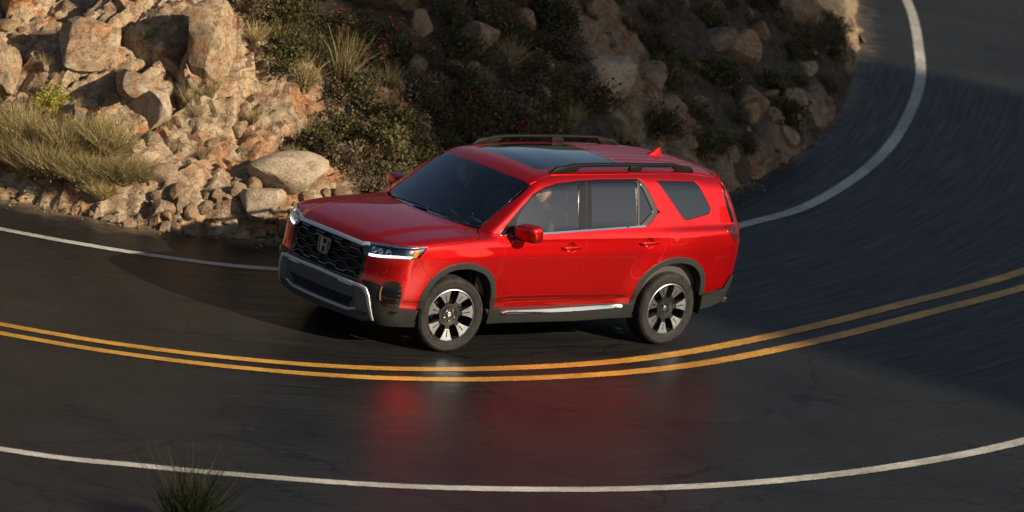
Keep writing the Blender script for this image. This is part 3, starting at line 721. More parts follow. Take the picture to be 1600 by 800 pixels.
# grille -----------------------------------------------------------------------------------
gr_half = [(0,1.008),(.30,1.004),(.50,.988),(.553,.930),(.560,.860),(.548,.657),(.30,.650),(0,.648)]
grp = gr_half + [(-y, z) for y, z in gr_half[1:-1][::-1]]
grille = skin('grille', patch(grp, 'front', .05, off=-.055, gap=-.012, flange=0), BLACK, car)
def on_front(y, z, d):
    q = lift([(y, z)], 'front'); return q + grad(q) * d
def strip_front(pts, w, off, th):
    """flat raised strip along a 2-D polyline on the nose"""
    P = np.array(pts, float); L = lift(P, 'front'); N = grad(L); T = np.gradient(L, axis=0); T /= np.linalg.norm(T, axis=1)[:, None]
    S = np.cross(N, T); V = []; Fc = []
    for i in range(len(P)):
        c = L[i] + N[i] * off
        V += [c - S[i]*w*.5 - N[i]*th, c - S[i]*w*.35, c + S[i]*w*.35, c + S[i]*w*.5 - N[i]*th]
    for i in range(len(P) - 1):
        for k in range(3): Fc.append((i*4+k, i*4+k+1, (i+1)*4+k+1, (i+1)*4+k))
    Fc += [(0,1,2,3), tuple(len(V)-4+k for k in range(4))]
    return V, Fc
gnp = np.array(grp)
def clip_grille(pts):
    """pieces of a polyline inside the opening"""
    d = resample(pts, .012, False); ok = inside(d, offset_loop(gnp, -.004)); runs = []; cur = []
    for p, k in zip(d, ok):
        if k: cur.append(p)
        elif cur:
            if len(cur) > 2: runs.append(cur)
            cur = []
    if len(cur) > 2: runs.append(cur)
    return runs
rows = 6; rh = .0565; cw = .27
for r in range(rows + 1):
    zc = .985 - r * rh
    pts = []; sft = .5 * cw * (r % 2)
    for k in range(-8, 9):
        y0 = k * cw * .5 + sft * .0
        up = ((k + r) % 2 == 0); dz = .012 if up else -.012
        pts += [(y0 - cw * .20, zc + dz), (y0 + cw * .20, zc + dz)]
    for run in clip_grille(pts):
        solid('grille_bar', strip_front(run, .016, -.012, .030), GLOSSK, grille, True, 30)
        solid('grille_edge', strip_front(run, .0035, -.0105, .002), mat('grey_edge', (.13, .135, .145), .35, .6), grille)
    # short uprights joining the rows
    if r < rows:
        for k in range(-8, 9):
            if (k + r) % 2 == 0: continue
            y0 = k * cw * .5
            if inside(np.array([[y0, zc - rh * .5]]), offset_loop(gnp, .01))[0]:
                pass
both('grille_side_frame', patch([(.500,.988),(.535,1.012),(.585,.93),(.582,.86),(.566,.655),(.545,.652),(.552,.86),(.548,.92)], 'front', .02, off=.004, gap=0, flange=.06), GLOSSK, (grille, grille))
skin('grille_lower_frame', patch([(.56,.668),(.56,.640),(0,.630),(-.56,.640),(-.56,.668),(0,.658)], 'front', .03, off=.004, gap=0, flange=.05), GLOSSK, grille)
barp = [(0,1.030),(.25,1.027),(.47,1.022),(.545,1.036),(.56,1.018),(.50,.992),(.25,1.001),(0,1.004)]
barp = barp + [(-y, z) for y, z in barp[1:-1][::-1]]
skin('grille_top_bar', patch(barp, 'front', .03, off=.006, gap=0, flange=.03, bevel=.006), SATIN, grille)
# badge on the grille
q = on_front(0, .868, .002)[0]; nn = Vector(grad(q[None])[0]); ex = Vector((0, 1, 0)); ez = nn.cross(ex).normalized() * 1
if ez.z < 0: ez = -ez
MB = Matrix((ex, ez, ex.cross(ez))).transposed().to_4x4(); 
if (MB @ Vector((0,0,1))).dot(nn) < 0: MB = Matrix((-ex, ez, (-ex).cross(ez))).transposed().to_4x4()
MB.translation = Vector(q)
badge_out = rounded([(-.098,.080),(.098,.080),(.078,-.080),(-.078,-.080)], .038, 6)
badge_in = rounded([(-.084,.067),(.084,.067),(.066,-.067),(-.066,-.067)], .028, 6)
badge = solid('badge', prism(badge_in, MB, .012), mat('badge_field', (.01, .01, .011), .25), grille, False)
no = len(badge_out); Vr = [MB @ Vector((p[0], p[1], z)) for L, z in ((badge_out, 0), (badge_out, .018), (badge_in, .018), (badge_in, .0)) for p in L]
Fr = [(k*no+i, k*no+(i+1) % no, ((k+1) % 4)*no+(i+1) % no, ((k+1) % 4)*no+i) for k in range(4) for i in range(no)]
BADGE = mat('badge_bright', (.62, .56, .46), .2, 1.0)
solid('badge_ring', (Vr, Fr), BADGE, badge, True, 30)
hl = [(-.064,.062),(-.036,.062),(-.030,.012),(.030,.012),(.036,.062),(.064,.062),(.050,-.062),(.024,-.062),(.027,-.012),(-.027,-.012),(-.024,-.062),(-.050,-.062)]
solid('badge_letter', prism(hl, MB, .020, .003), BADGE, badge, True, 30)
# lower bumper -----------------------------------------------------------------------------
lowp = [(0,.640),(.55,.628),(.66,.612),(.705,.54),(.738,.38),(.742,.300),(.60,.262),(0,.250)]
lowp = lowp + [(-y, z) for y, z in lowp[1:-1][::-1]]
MESHH = [(.53,.475),(.44,.352),(-.44,.352),(-.53,.475)]
low = skin('lower_bumper', patch(lowp, 'front', .03, holes=[MESHH], off=.012, gap=0, flange=.05, bevel=.008), mat('grey_plastic', (.095, .096, .10), .40), car)
skin('intake_backing', patch(MESHH, 'front', .05, off=-.03, gap=-.01, flange=0), BLACK, low)
for k in range(7):
    z = .365 + k * .0165; hw = .45 + (z - .352) / .123 * .085
    solid('intake_slat', strip_front(resample([(-hw, z), (hw, z)], .04, False), .007, -.002, .02), CLAD, low)
for k in range(-12, 13):
    y = k * .042
    solid('intake_rib', strip_front([(y * .93, .356), (y * .97, .41), (y, .472)], .006, -.004, .02), CLAD, low)
band_c = [(0,.640),(.40,.630),(.60,.622),(.668,.610),(.706,.538),(.737,.384),(.744,.306)]
band_o = [(0,.618),(.40,.608),(.585,.600),(.640,.592),(.680,.533),(.718,.38),(.728,.304)]
bp = band_c + band_o[::-1]; bp = [(-y, z) for y, z in band_c[::-1]][:-1] + band_c + band_o[::-1] + [(-y, z) for y, z in band_o[1:]]
skin('bumper_band', patch(bp, 'front', .025, off=.026, gap=0, flange=.03, bevel=.005), SATIN, low)
for s in (-1, 1):
    pad = [(s*.30,.628),(s*.50,.622),(s*.50,.590),(s*.32,.596)]
    skin('bumper_pad', patch(pad, 'front', .03, off=.032, gap=0, flange=.02), SATIN, low)
lowline = [(-.56,.372),(-.46,.338),(-.40,.332),(.40,.332),(.46,.338),(.56,.372),(.55,.384),(.45,.350),(-.45,.350),(-.55,.384)]
skin('intake_lower_trim', patch(lowline, 'front', .03, off=.020, gap=0, flange=.02), SATIN, low)
for s in (-1, 1):
    skin('skid_plate', patch([(s*.545,.57),(s*.63,.575),(s*.672,.52),(s*.702,.38),(s*.705,.315),(s*.55,.290)], 'front', .03, off=.018, gap=0, flange=.015), mat('grey_skid', (.13, .128, .12), .42), low)
    for z in (.335, .352): solid('tow_slot', strip_front(resample([(s*.56, z), (s*.69, z + .012)], .03, False), .010, .0215, .004), BLACK, low)
# corner cladding, wrapped
def corner(fr, sd, zs, off, fl):
    return join([patch(fr, 'front', .025, gap=0, off=off, flange=fl, bevel=.005), patch(sd, 'side', .025, gap=0, off=off, flange=fl, bevel=.005)])
cl = [(.665,.612),(.60,.655),(.585,.672),(.70,.680),(.80,.668),(.845,.60),(.845,.49),(.80,.455),(.735,.455),(.728,.50)]
clad_a, clad_b = both('bumper_corner', patch(cl, 'front', .025, gap=0, off=.006, flange=.015), CLAD, L2)
cz = np.linspace(.265, .462, 5); c3 = lift([(SE, t) for t in cz], 'front')
bf = [(.730,.46)] + [(SE, t) for t in cz[::-1]] + [(.75,.265)]
bs = [(q[0], q[2]) for q in c3] + [(1.875,.445),(1.862,.26)]
both('bumper_lower_corner', corner(bf, bs, None, .012, 0), CLAD, L2)
oz = np.linspace(.47, .725, 8); o3 = lift([(SE, t) for t in oz], 'front')
of_ = [(.812,.50),(.808,.60),(.822,.69),(.842,.722)] + [(SE, t) for t in oz[::-1]] + [(.83,.47)]
os_ = [(q[0], q[2]) for q in o3] + [(2.165,.727),(2.135,.70),(2.120,.62),(2.100,.46),(2.16,.455)]
ovL, ovR = both('air_curtain', corner(of_, os_, None, .009, 0), GLOSSK, L2)
both('air_curtain_light', patch([(.803,.52),(.799,.60),(.808,.655),(.813,.653),(.806,.60),(.810,.52)], 'front', .02, off=.012, gap=0, flange=.004), mat('warm_reflector', (.75, .55, .28), .25, .7), (ovL, ovR))
for k in range(5):
    z = .49 + k * .048
    both('air_curtain_fin', patch([(2.155,z),(2.115,z-.004),(2.115,z+.004),(2.155,z+.008)], 'side', .02, off=.013, gap=0, flange=.006), CLAD, (ovL, ovR))
both('fog_pocket', patch([(2.19,.425),(2.105,.425),(2.095,.395),(2.12,.375),(2.19,.378)], 'side', .02, off=.014, gap=0, flange=.004), GLOSSK, L2)
# ---- tail -------------------------------------------------------------------------------
rs3 = lift(REARSEAM, 'side')
rb = [(q[1], q[2]) for q in rs3]
tail_half = [(0.,1.69),(.40,1.685)] + rb + [(.88,.66),(.60,.655),(0,.655)]
RGL = rounded([(0,1.60),(.50,1.585),(.60,1.55),(.66,1.28),(.60,1.235),(0,1.225),(-.60,1.235),(-.66,1.28),(-.60,1.55),(-.50,1.585)], .02)
tailp = tail_half + [(-y, z) for y, z in tail_half[1:-1][::-1]]
tail = skin('tailgate', patch(tailp, 'rear', .05, holes=[RGL], gap=0, flange=.01), PAINT, car)
skin('rear_window', patch(RGL, 'rear', .06, off=-.003, gap=.003, flange=.006), TINT, tail)
TLs = [(-2.125,1.232),(-2.335,1.245),(-2.36,1.10),(-2.31,1.075),(-2.255,1.085),(-2.185,1.150)]
tl3 = lift([(-2.335,1.245),(-2.36,1.10)], 'side')
TLr = [(tl3[0][1],1.245),(.45,1.235),(.45,1.15),(.62,1.13),(.70,1.06),(tl3[1][1],1.06)]
tlp = join([patch(TLs, 'side', .025, off=.006, gap=0, flange=.012, bevel=.004), patch(TLr, 'rear', .03, off=.006, gap=0, flange=.012, bevel=.004)])
tlL, tlR = both('tail_lamp', tlp, REDLENS, L2)
both('tail_lamp_inner', patch([(-2.20,1.205),(-2.30,1.212),(-2.315,1.12),(-2.27,1.115)], 'side', .02, off=.0085, gap=0, flange=.004), mat('smoked_lens', (.03, .012, .014), .2, coat=.3), (tlL, tlR))
both('rear_pillar_glass', patch([(-2.145,1.645),(-2.155,1.65),(-2.19,1.55),(-2.262,1.38),(-2.305,1.262),(-2.255,1.262),(-2.20,1.40)], 'side', .03, off=.004, gap=0, flange=.006), GLOSSK, (qL, qR))
rbz = np.linspace(.43, .72, 8)
sx_ = lambda t: float(np.interp(t, [.42, .55, .72], [-2.215, -2.25, -2.29]))
rb_seam = [(sx_(t), t) for t in rbz]; r3 = lift(rb_seam, 'side')
rbs = [(-2.275,.700),(-2.195,.588),(-1.905,.528),(-1.93,.365),(-2.05,.385)] + rb_seam
rbr = [(q[1], q[2]) for q in r3[::-1]] + [(.5,.38),(0,.38)]
rbr = rbr + [(-y, z) for y, z in rbr[::-1][1:]]
rbd = join([patch(rbs, 'side', .03, off=.012, gap=0, flange=.0), patch(rbr, 'rear', .04, off=.012, gap=0, flange=0), mirror(patch(rbs, 'side', .03, off=.012, gap=0, flange=0))])
rbump = skin('rear_bumper', rbd, CLAD, car)
for s in (-1, 1):
    solid('exhaust_finisher', prism(rounded([(-.05,.015),(.05,.015),(.045,-.02),(-.045,-.02)], .01), Matrix.Translation((-2.33, s*.80, .42)) @ Matrix.Rotation(s*rad(35), 4, 'Z') @ Matrix.Rotation(rad(-90), 4, 'Y') @ Matrix.Rotation(rad(90), 4, 'Z'), .10), CHROME, rbump, False)
spo = [(-2.12,.60),(-2.16,.60),(-2.30,.52),(-2.40,.30),(-2.42,0),(-2.40,-.30),(-2.30,-.52),(-2.16,-.60),(-2.12,-.60),(-2.14,0)]
def spoiler():
    out_t, out_b = [], []
    for x, y in spo:
        z = float(Zr(np.array(max(x, -2.2)), np.array(y))) + (x + 2.14) * .22
        out_t.append((x, y, z + .004)); out_b.append((x, y, z - (.045 if x < -2.15 else .02)))
    n = len(spo); V = out_t + out_b; Fc = [tuple(range(n)), tuple(range(n, 2*n))[::-1]] + [(i, (i+1) % n, n+(i+1) % n, n+i) for i in range(n)]
    return V, Fc
solid('spoiler', spoiler(), PAINT, tail, False)
# ---- roof rails, aerial, mirrors, handles, wipers ----------------------------------------
for s in (-1, 1):
    xs = np.linspace(.15, -1.84, 46); path = []; rr = []
    ZB = lift([(x, .615 - .035 * np.clip((-1.0 - x) / .85, 0, 1) ** 2) for x in xs], 'top')[:, 2]
    for x in xs:
        y = .615 - .035 * np.clip((-1.0 - x) / .85, 0, 1) ** 2
        zb = ZB[len(path)]; e = min(.15 - x, x + 1.84)
        h = .066 * min(1, (max(e, 0) / .30)) ** .75 if e > 0 else 0
        path.append((x, s * y, zb + h)); rr.append(.021 if e > .03 else .012)
    rail = solid('roof_rail', tube(path, rr, 8, sx=1.0, sy=.95), RAILM, car, True, 50)
    for x0, w in ((-.075, .17), (-1.0, .09), (-1.66, .13)):
        V = []; ys = .615 - .035 * np.clip((-1.0 - x0) / .85, 0, 1) ** 2
        zb = lift([(x0, ys)], 'top')[0][2]
        wf = (lambda v, f=(1 if x0 > -.5 else -1): (v.x + (0 if abs(x0+1.0) < .1 else f * (.02 - v.z) * 1.2), v.y, v.z))
        solid('rail_foot', superbox((w, .019, .038), (x0, s * ys, zb + .026), .5, 6, wf), RAILM, rail)
    for x0 in (.02,): pass
fin_prof = [(-.155,0),(-.02,0),(.13,0),(.06,.022),(-.02,.052),(-.085,.088),(-.120,.092),(-.128,.06),(-.140,.02)]
zf = lift([(-1.77, 0)], 'top')[0][2]
Vf, Ff = [], []
for y, sc in ((-.034,.78),(-.016,.93),(0,1.),(.016,.93),(.034,.78)):
    for x, z in fin_prof: Vf.append((-1.77 + x * (sc if z > .01 else 1), y * (1 - z * 7.5) , zf - .012 + z * sc))
nf = len(fin_prof)
for k in range(4):
    for i in range(nf): Ff.append((k*nf+i, k*nf+(i+1) % nf, (k+1)*nf+(i+1) % nf, (k+1)*nf+i))
Ff += [tuple(range(nf)), tuple(4*nf+i for i in range(nf))]
solid('aerial_fin', (Vf, Ff), PAINT, car, True, 45)
for s in (-1, 1):
    def mw(v): # mirror shell: fuller outboard top, raked front
        t = (v.y / .134 + 1) / 2
        return (v.x * (1 - .12 * t) - .05 * t + .02 * v.z / .09, v.y, v.z * (1.0 - .10 * (1 - t)) + .014 * t - .012 * (v.x / .09) * (v.z > 0))
    body_ = superbox((.096, .132, .092), (0, 0, 0), .55, 16, mw)
    T = Matrix.Translation((.715, 1.045, 1.226))
    Vb, Fb = xf(body_, T)
    up = [f for f in Fb if sum(Vb[i].z for i in f) / len(f) > 1.176]; dn = [f for f in Fb if sum(Vb[i].z for i in f) / len(f) <= 1.176]
    arm = superbox((.045, .085, .022), (.735, .925, 1.165), .5, 8)
    base = superbox((.07, .02, .035), (.76, .895, 1.178), .5, 8)
    dp = doorL if s > 0 else doorR; mp = (lambda p: p) if s > 0 else mirpart
    cap = solid('door_mirror', mp((Vb, up)), PAINT, car)
    solid('mirror_lower', mp((Vb, dn)), CLAD, cap); solid('mirror_arm', mp(arm), CLAD, cap); solid('mirror_base', mp(base), CLAD, cap)
    solid('mirror_glass', mp(prism(rounded([(-.10,.055),(.10,.06),(.10,-.045),(-.09,-.05)], .02), Matrix.Translation((.640, 1.033, 1.222)) @ Matrix.Rotation(rad(90), 4, 'Z') @ Matrix.Rotation(rad(90), 4, 'X') @ Matrix.Rotation(rad(180), 4, 'Y'), .004)), mat('mirror_silver', (.8,.8,.8), .02, 1.), cap, False)
    for dp2, xc, zc in ((doorL if s > 0 else doorR, .005, 1.052), (rdoorL if s > 0 else rdoorR, -1.05, 1.086)):
        y0 = lift([(xc, zc)], 'side')[0][1]
        cup = []; M = Matrix.Translation((xc, y0 - .004, zc)) @ Matrix.Rotation(rad(-90), 4, 'X')
        dish = lathe([(.0,-.030),(.030,-.027),(.048,-.016),(.057,-.004),(.064,.000)], 24, 'z')
        solid('handle_recess', mp(xf((([Vector((v[0]*1.1, v[1]*.85, v[2])) for v in dish[0]]), dish[1]), M)), PAINT, dp2)
        xs = np.linspace(.135, -.135, 14); pth = [(xc + x, y0 + .012 + .024 * (1 - (abs(x) / .135) ** 3), zc + .006 - x * .02) for x in xs]
        solid('door_handle', mp(tube(pth, [.006] + [.0145] * 12 + [.006], 10, sx=.75, sy=1.15)), PAINT, dp2, True, 60)
fuel = rounded([(-1.335,1.205),(-1.565,1.215),(-1.565,1.072),(-1.345,1.058)], .03)
fl2 = offset_loop(resample(fuel, .02), .004)
skin('fuel_flap_gap', patch(fuel, 'side', .02, holes=[[tuple(p) for p in fl2]], off=.0006, gap=0, flange=0), mat('shut_line', (.10,.002,.003), .6), qL)
for y0, y1, x0 in ((.10, .62, 0), (-.52, .05, 0)):
    pth = [q + np.array([.0, 0, .016]) for q in lift(list(zip(np.linspace(1.215, 1.13 if y1 > .3 else 1.20, 8), np.linspace(y0, y1, 8))), 'top')]
    solid('wiper', tube(pth, .008, 6), BLACK, car)
cowl_half = [(1.285,0.),(1.262,.25),(1.20,.50),(1.085,.735),(1.075,.70),(1.17,.50),(1.235,.25),(1.255,0.)]
cowlp = cowl_half + [(x, -y) for x, y in cowl_half[1:-1][::-1]]
skin('scuttle', patch(rounded([(1.31,0.),(1.29,.25),(1.22,.52),(1.10,.745),(1.05,.72),(1.14,.50),(1.205,.25),(1.23,0.),(1.205,-.25),(1.14,-.50),(1.05,-.72),(1.10,-.745),(1.22,-.52),(1.29,-.25)], 0), 'top', .03, off=-.022, gap=0, flange=0), BLACK, car)

# ---- wheels ------------------------------------------------------------------------------
def build_wheel(parent, loc, rz, flip):
    w = empty('wheel', loc, parent); w.rotation_euler = (0, rad(17), rz)
    S = -1 if flip else 1
    def fx(part): return part if not flip else mirpart(part)
    R = .3815
    # tyre: outer face at y=+.125
    prof = [(.258,.098),(.272,.112),(.290,.122),(.315,.1275),(.338,.126),(.343,.1285),(.347,.1255),(.362,.117),(.373,.104),(.3785,.090)]
    groove = [.090,.062,.060,.052,.050,.020,.018,.008,.006,-.020,-.022,-.030,-.032,-.060,-.062,-.070,-.072,-.090]
    tread = []
    for i, y in enumerate(groove[1:-1]):
        tread.append((R - (.008 if (i // 1) % 4 in (1, 2) else 0) * (1 if i % 4 in (1, 2) else 0) - abs(y) * .012, y))
    back = [(r, -y) for r, y in prof[::-1]]
    solid('tyre', fx(lathe(prof + tread + back, 72)), TYRE, w, True, 40)
    blocks_V, blocks_F = [], []
    # barrel and lip
    rim = [(.276,.104),(.270,.117),(.262,.119),(.257,.112),(.252,.096),(.244,.060),(.235,-.02),(.235,-.095),(.262,-.11)]
    rm = solid('rim', fx(lathe(rim, 72)), DARKALLOY, w, True, 40)
    lip = [(.2735,.112),(.2700,.1185),(.262,.1205),(.2575,.1150),(.2555,.108)]
    solid('rim_lip', fx(lathe(lip, 72)), MACH, rm, True, 60)
    # spokes: dark struts under wide bright pads
    for k in range(7):
        a = 2 * math.pi * (k + .12) / 7
        M = Matrix.Rotation(a, 4, 'Y')
        def ring(r, da, y): return (r * math.sin(da), y, r * math.cos(da))
        strut = []; rows = [(.05,.42,.078,.045),(.09,.30,.086,.045),(.13,.215,.092,.045),(.17,.19,.098,.045),(.21,.205,.104,.045),(.245,.235,.108,.05),(.258,.25,.110,.06)]
        V, Fc = [], []
        for r, da, yt, yb in rows:
            V += [ring(r, -da*1.12, yb), ring(r, -da, yt - .006), ring(r, -da * .86, yt), ring(r, da * .86, yt), ring(r, da, yt - .006), ring(r, da*1.12, yb)]
        for i in range(len(rows) - 1):
            for q in range(5): Fc.append((i*6+q, i*6+q+1, (i+1)*6+q+1, (i+1)*6+q))
        solid('spoke', fx(xf((V, Fc), M)), DARKALLOY, rm, True, 35)
        V, Fc = [], []; prow = [(.142,.150,.0995),(.155,.185,.1015),(.175,.205,.1035),(.20,.225,.107),(.23,.255,.111),(.2555,.285,.1135)]
        for r, da, y in prow:
            V += [ring(r, -da, y - .008), ring(r, -da * .94, y), ring(r, 0, y + .0015), ring(r, da * .94, y), ring(r, da, y - .008)]
        for i in range(len(prow) - 1):
            for q in range(4): Fc.append((i*5+q, i*5+q+1, (i+1)*5+q+1, (i+1)*5+q))
        solid('spoke_face', fx(xf((V, Fc), M)), MACH, rm, True, 40)
    for k in range(7):   # dark slot down the middle of each pad
        M = Matrix.Rotation(2 * math.pi * (k + .12) / 7, 4, 'Y')
        V = [(x_ * r_, y_, r_) for r_, y_ in ((.150, .1035), (.185, .1075), (.222, .1125)) for x_ in (-.030, .030)]
        solid('spoke_slot', fx(xf((V, [(0,1,3,2),(2,3,5,4)]), M)), DARKALLOY, rm)
    hub = [(.0,.082),(.030,.084),(.033,.090),(.036,.083),(.075,.080),(.092,.090),(.112,.088),(.118,.06),(.12,.03)]
    solid('hub', fx(lathe(hub, 40)), DARKALLOY, rm, True, 40)
    solid('centre_cap', fx(lathe([(.0,.0905),(.024,.0905),(.029,.088),(.0295,.083)], 24)), mat('cap_grey', (.22,.22,.22), .3, .9), rm, True, 40)
    hm = Matrix.Translation((0, .0905, 0)) @ Matrix.Rotation(rad(-90), 4, 'X') @ Matrix.Rotation(rad(180), 4, 'Z') @ Matrix.Scale(.26, 4)
    solid('cap_letter', fx(prism(hl, hm, .012)), CHROME, rm, False)
    for k in range(5):
        a = 2 * math.pi * (k + .3) / 5; c = (.058 * math.sin(a), 0, .058 * math.cos(a))
        nut = lathe([(.0,.100),(.006,.0995),(.0098,.095),(.0105,.078)], 8)
        solid('lug_nut', fx(xf(nut, Matrix.Translation(c))), CHROME, rm, True, 30)
    solid('brake_disc', fx(lathe([(.06,.0),(.165,.0),(.168,-.006),(.168,-.024),(.06,-.024)], 40)), mat('disc_iron', (.22,.20,.18), .35, .9), w, True, 40)
    solid('brake_caliper', fx(superbox((.05,.035,.075), (-.15,-.01,.05), .5, 6)), DARKALLOY, w)
    return w
TR = .838
for x, st in ((AX, rad(-9)), (-AX, 0.)):
    build_wheel(car, (x, TR, .3815), st, False); build_wheel(car, (x, -TR, .3815), st, True)
# ---- underside, wheel houses, cabin -------------------------------------------------------
under = superbox((2.28, .74, .075), (-.08, 0, .30), .25, 8)
und = solid('underbody', under, BLACK, car)
for x in (AX, -AX):
    for s in (-1, 1):
        n = 20; V, Fc = [], []
        for i in range(n + 1):
            a = math.pi * (-.06 + 1.12 * i / n)
            for y in (.955, .52): V.append((x - .02 * (x > 0) + .455 * math.cos(a), s * y, .41 + .475 * math.sin(a)))
        for i in range(n): Fc.append((2*i, 2*i+1, 2*i+3, 2*i+2))
        b = len(V); V.append((x, s * .52, .30)); Fc += [(b, 2*i+1, 2*i+3) for i in range(n)]
        solid('wheel_liner', (V, Fc), BLACK, und)
    solid('axle_beam', tube([(x, -.70, .36), (x, .70, .36)], .04, 8), BLACK, und)
INT = mat('cabin_trim', (.055, .053, .052), .6)
cabin = solid('cabin_floor', superbox((1.75, .82, .16), (-.72, 0, .52), .3, 8), INT, car)
for s in (-1, 1):   # door cards close the cabin below the glass
    solid('door_card', superbox((1.75, .018, .36), (-.62, s * .855, .83), .3, 6), INT, cabin)
solid('headlining', superbox((1.15, .56, .012), (-1.10, 0, 1.690), .4, 8), mat('headlining_cloth', (.30,.29,.28), .9), cabin)
solid('engine_bulkhead', superbox((.03, .80, .36), (1.12, 0, .78), .3, 6), BLACK, cabin)
def dashw(v): return (v.x - .10 * (v.z < 0), v.y, v.z + .02 * math.cos(v.y * 3))
dash = solid('dashboard', superbox((.25, .78, .13), (.90, 0, 1.045), .45, 12, dashw), INT, cabin)
solid('infotainment_screen', superbox((.012, .125, .065), (.665, .02, 1.165), .3, 6), GLOSSK, dash)
solid('console', superbox((.42, .11, .13), (.28, 0, .76), .4, 8), INT, cabin)
sw = empty('steering_wheel', (.56, .37, 1.03), cabin); sw.rotation_euler = (0, rad(-65), 0)
solid('steering_rim', tube([(.185 * math.cos(a), .185 * math.sin(a), 0) for a in np.linspace(0, 2 * math.pi, 33)[:-1]], .016, 8, True), INT, sw)
solid('steering_boss', superbox((.07, .085, .025), (0, 0, -.01), .6, 8), INT, sw)
for a in (0, 180, 270): solid('steering_spoke', tube([(0, 0, -.005), (.18 * math.sin(rad(a)) * -1, .18 * math.cos(rad(a)), 0)], .016, 6), INT, sw)
def seat(x, y, w=.25, full=False):
    st = empty('seat', (x, y, .66), cabin)
    solid('seat_cushion', superbox((.26, w, .095), (0, 0, 0), .45, 10, lambda v: (v.x, v.y, v.z + .04 * (v.x / .26))), CLOTHS, st)
    def bw(v): t = (v.z + .32) / .64; return (v.x - .16 * t + .02 * (abs(v.y) / w) ** 2, v.y * (1 - .14 * t), v.z)
    solid('seat_back', superbox((.085, w, .32), (-.245, 0, .34), .45, 12, bw), CLOTHS, st)
    for k in ((0,) if not full else (-.42, 0, .42)):
        solid('headrest', superbox((.050, .125, .085), (-.415, k, .775), .55, 10), CLOTHS, st)
        for q in (-.05, .05): solid('headrest_post', tube([(-.40, k + q, .62), (-.412, k + q, .72)], .007, 6), CHROME, st)
seat(.18, .37); seat(.18, -.37); seat(-.78, 0, .66, True); seat(-1.60, 0, .60, True)
solid('rear_view_mirror', superbox((.014, .115, .034), (.53, 0, 1.60), .5, 8), BLACK, cabin)

# ---- the driver ---------------------------------------------------------------------------
SKIN = mat('skin_tone', (.50, .29, .20), .5)
SHIRT = mat('navy_shirt', (.05, .055, .075), .8)
TROU = mat('dark_trousers', (.03, .03, .035), .85)
HAIR = mat('short_brown_hair', (.055, .032, .020), .65)
def skinned(name, verts, edges, radii, mt, parent=None, root=0, sub=2):
    me = bpy.data.meshes.new(name); me.from_pydata(verts, edges, []); o = bpy.data.objects.new(name, me); C.objects.link(o)
    mo = o.modifiers.new('skin', 'SKIN'); mo.use_smooth_shade = True
    for i, v in enumerate(me.skin_vertices[0].data):
        r = radii[i]; v.radius = r if hasattr(r, '__len__') else (r, r); v.use_root = (i == root)
    s = o.modifiers.new('sub', 'SUBSURF'); s.levels = sub; s.render_levels = sub
    dg = bpy.context.evaluated_depsgraph_get(); me2 = bpy.data.meshes.new_from_object(o.evaluated_get(dg)); me2.name = name
    bpy.data.objects.remove(o); bpy.data.meshes.remove(me)
    me2.polygons.foreach_set('use_smooth', [True] * len(me2.polygons)); me2.materials.clear()
    return link(name, me2, parent, mt)
px, py = .0, .37                      # hip of the driver
B = [(px,py,.84),(px-.03,py,.98),(px-.07,py,1.12),(px-.095,py,1.24),(px-.085,py,1.335),(px-.065,py,1.40),     # 0-5 spine, neck
     (px-.09,py+.13,1.235),(px-.05,py+.20,1.18),(px+.13,py+.245,1.00),(px+.36,py+.21,1.09),(px+.43,py+.175,1.115),  # 6-10 left arm
     (px-.09,py-.13,1.235),(px-.05,py-.20,1.18),(px+.13,py-.245,1.00),(px+.36,py-.21,1.09),(px+.43,py-.175,1.115),  # 11-15 right arm
     (px+.06,py+.10,.82),(px+.44,py+.14,.88),(px+.72,py+.13,.58),(px+.80,py+.13,.52),
     (px+.06,py-.10,.82),(px+.44,py-.14,.88),(px+.72,py-.11,.58),(px+.80,py-.11,.52)]
BE = [(0,1),(1,2),(2,3),(3,4),(4,5),(3,6),(6,7),(7,8),(8,9),(9,10),(3,11),(11,12),(12,13),(13,14),(14,15),(0,16),(16,17),(17,18),(18,19),(0,20),(20,21),(21,22),(22,23)]
BR = [(.16,.12),(.155,.11),(.16,.115),(.13,.09),.062,.058,(.075,.07),.062,.050,.036,.030,(.075,.07),.062,.050,.036,.030,.095,.075,.052,.045,.095,.075,.052,.045]
person = skinned('person', B, BE, BR, SHIRT)
tag(person, 'driver with short brown hair at the wheel behind the front side window', 'person')
# trousers and skin by face on the one body mesh
person.data.materials.append(TROU); person.data.materials.append(SKIN)
for p in person.data.polygons:
    c = p.center
    if (c.z < .86 and c.x > px - .2) or (c.x > px + .22 and c.z < .97): p.material_index = 1
    if c.z > 1.315 or (c.x > px + .39 and c.z > 1.0): p.material_index = 2
# head with face: eyes at half height, brow, nose, lips, chin, ears
hc = Vector((px - .045, py, 1.485))
def headw(v):
    x, y, z = v.x, v.y, v.z
    f = max(0, x / .098); low = max(0, -z / .12)
    y *= 1 - .30 * low ** 1.4 - .06 * f; x *= 1 - .16 * low * (x < 0)
    if x > 0:
        g = lambda cy, cz, sy, sz: math.exp(-((y - cy) / sy) ** 2 - ((z - cz) / sz) ** 2)
        x += .030 * g(0, -.030, .014, .022) + .012 * g(0, -.005, .011, .030) + .008 * g(0, .030, .05, .012) \
            - .012 * (g(.034, .002, .016, .011) + g(-.034, .002, .016, .011)) + .009 * g(0, -.066, .022, .008) + .006 * g(0, -.079, .02, .006) + .012 * g(0, -.108, .025, .018)
    return (x, y, z)
head = solid('head', superbox((.098, .077, .122), hc, .92, 40, headw), SKIN, person)
hair = superbox((.106, .084, .126), hc + Vector((-.006, 0, .008)), .92, 24, lambda v: (v.x, v.y, v.z))
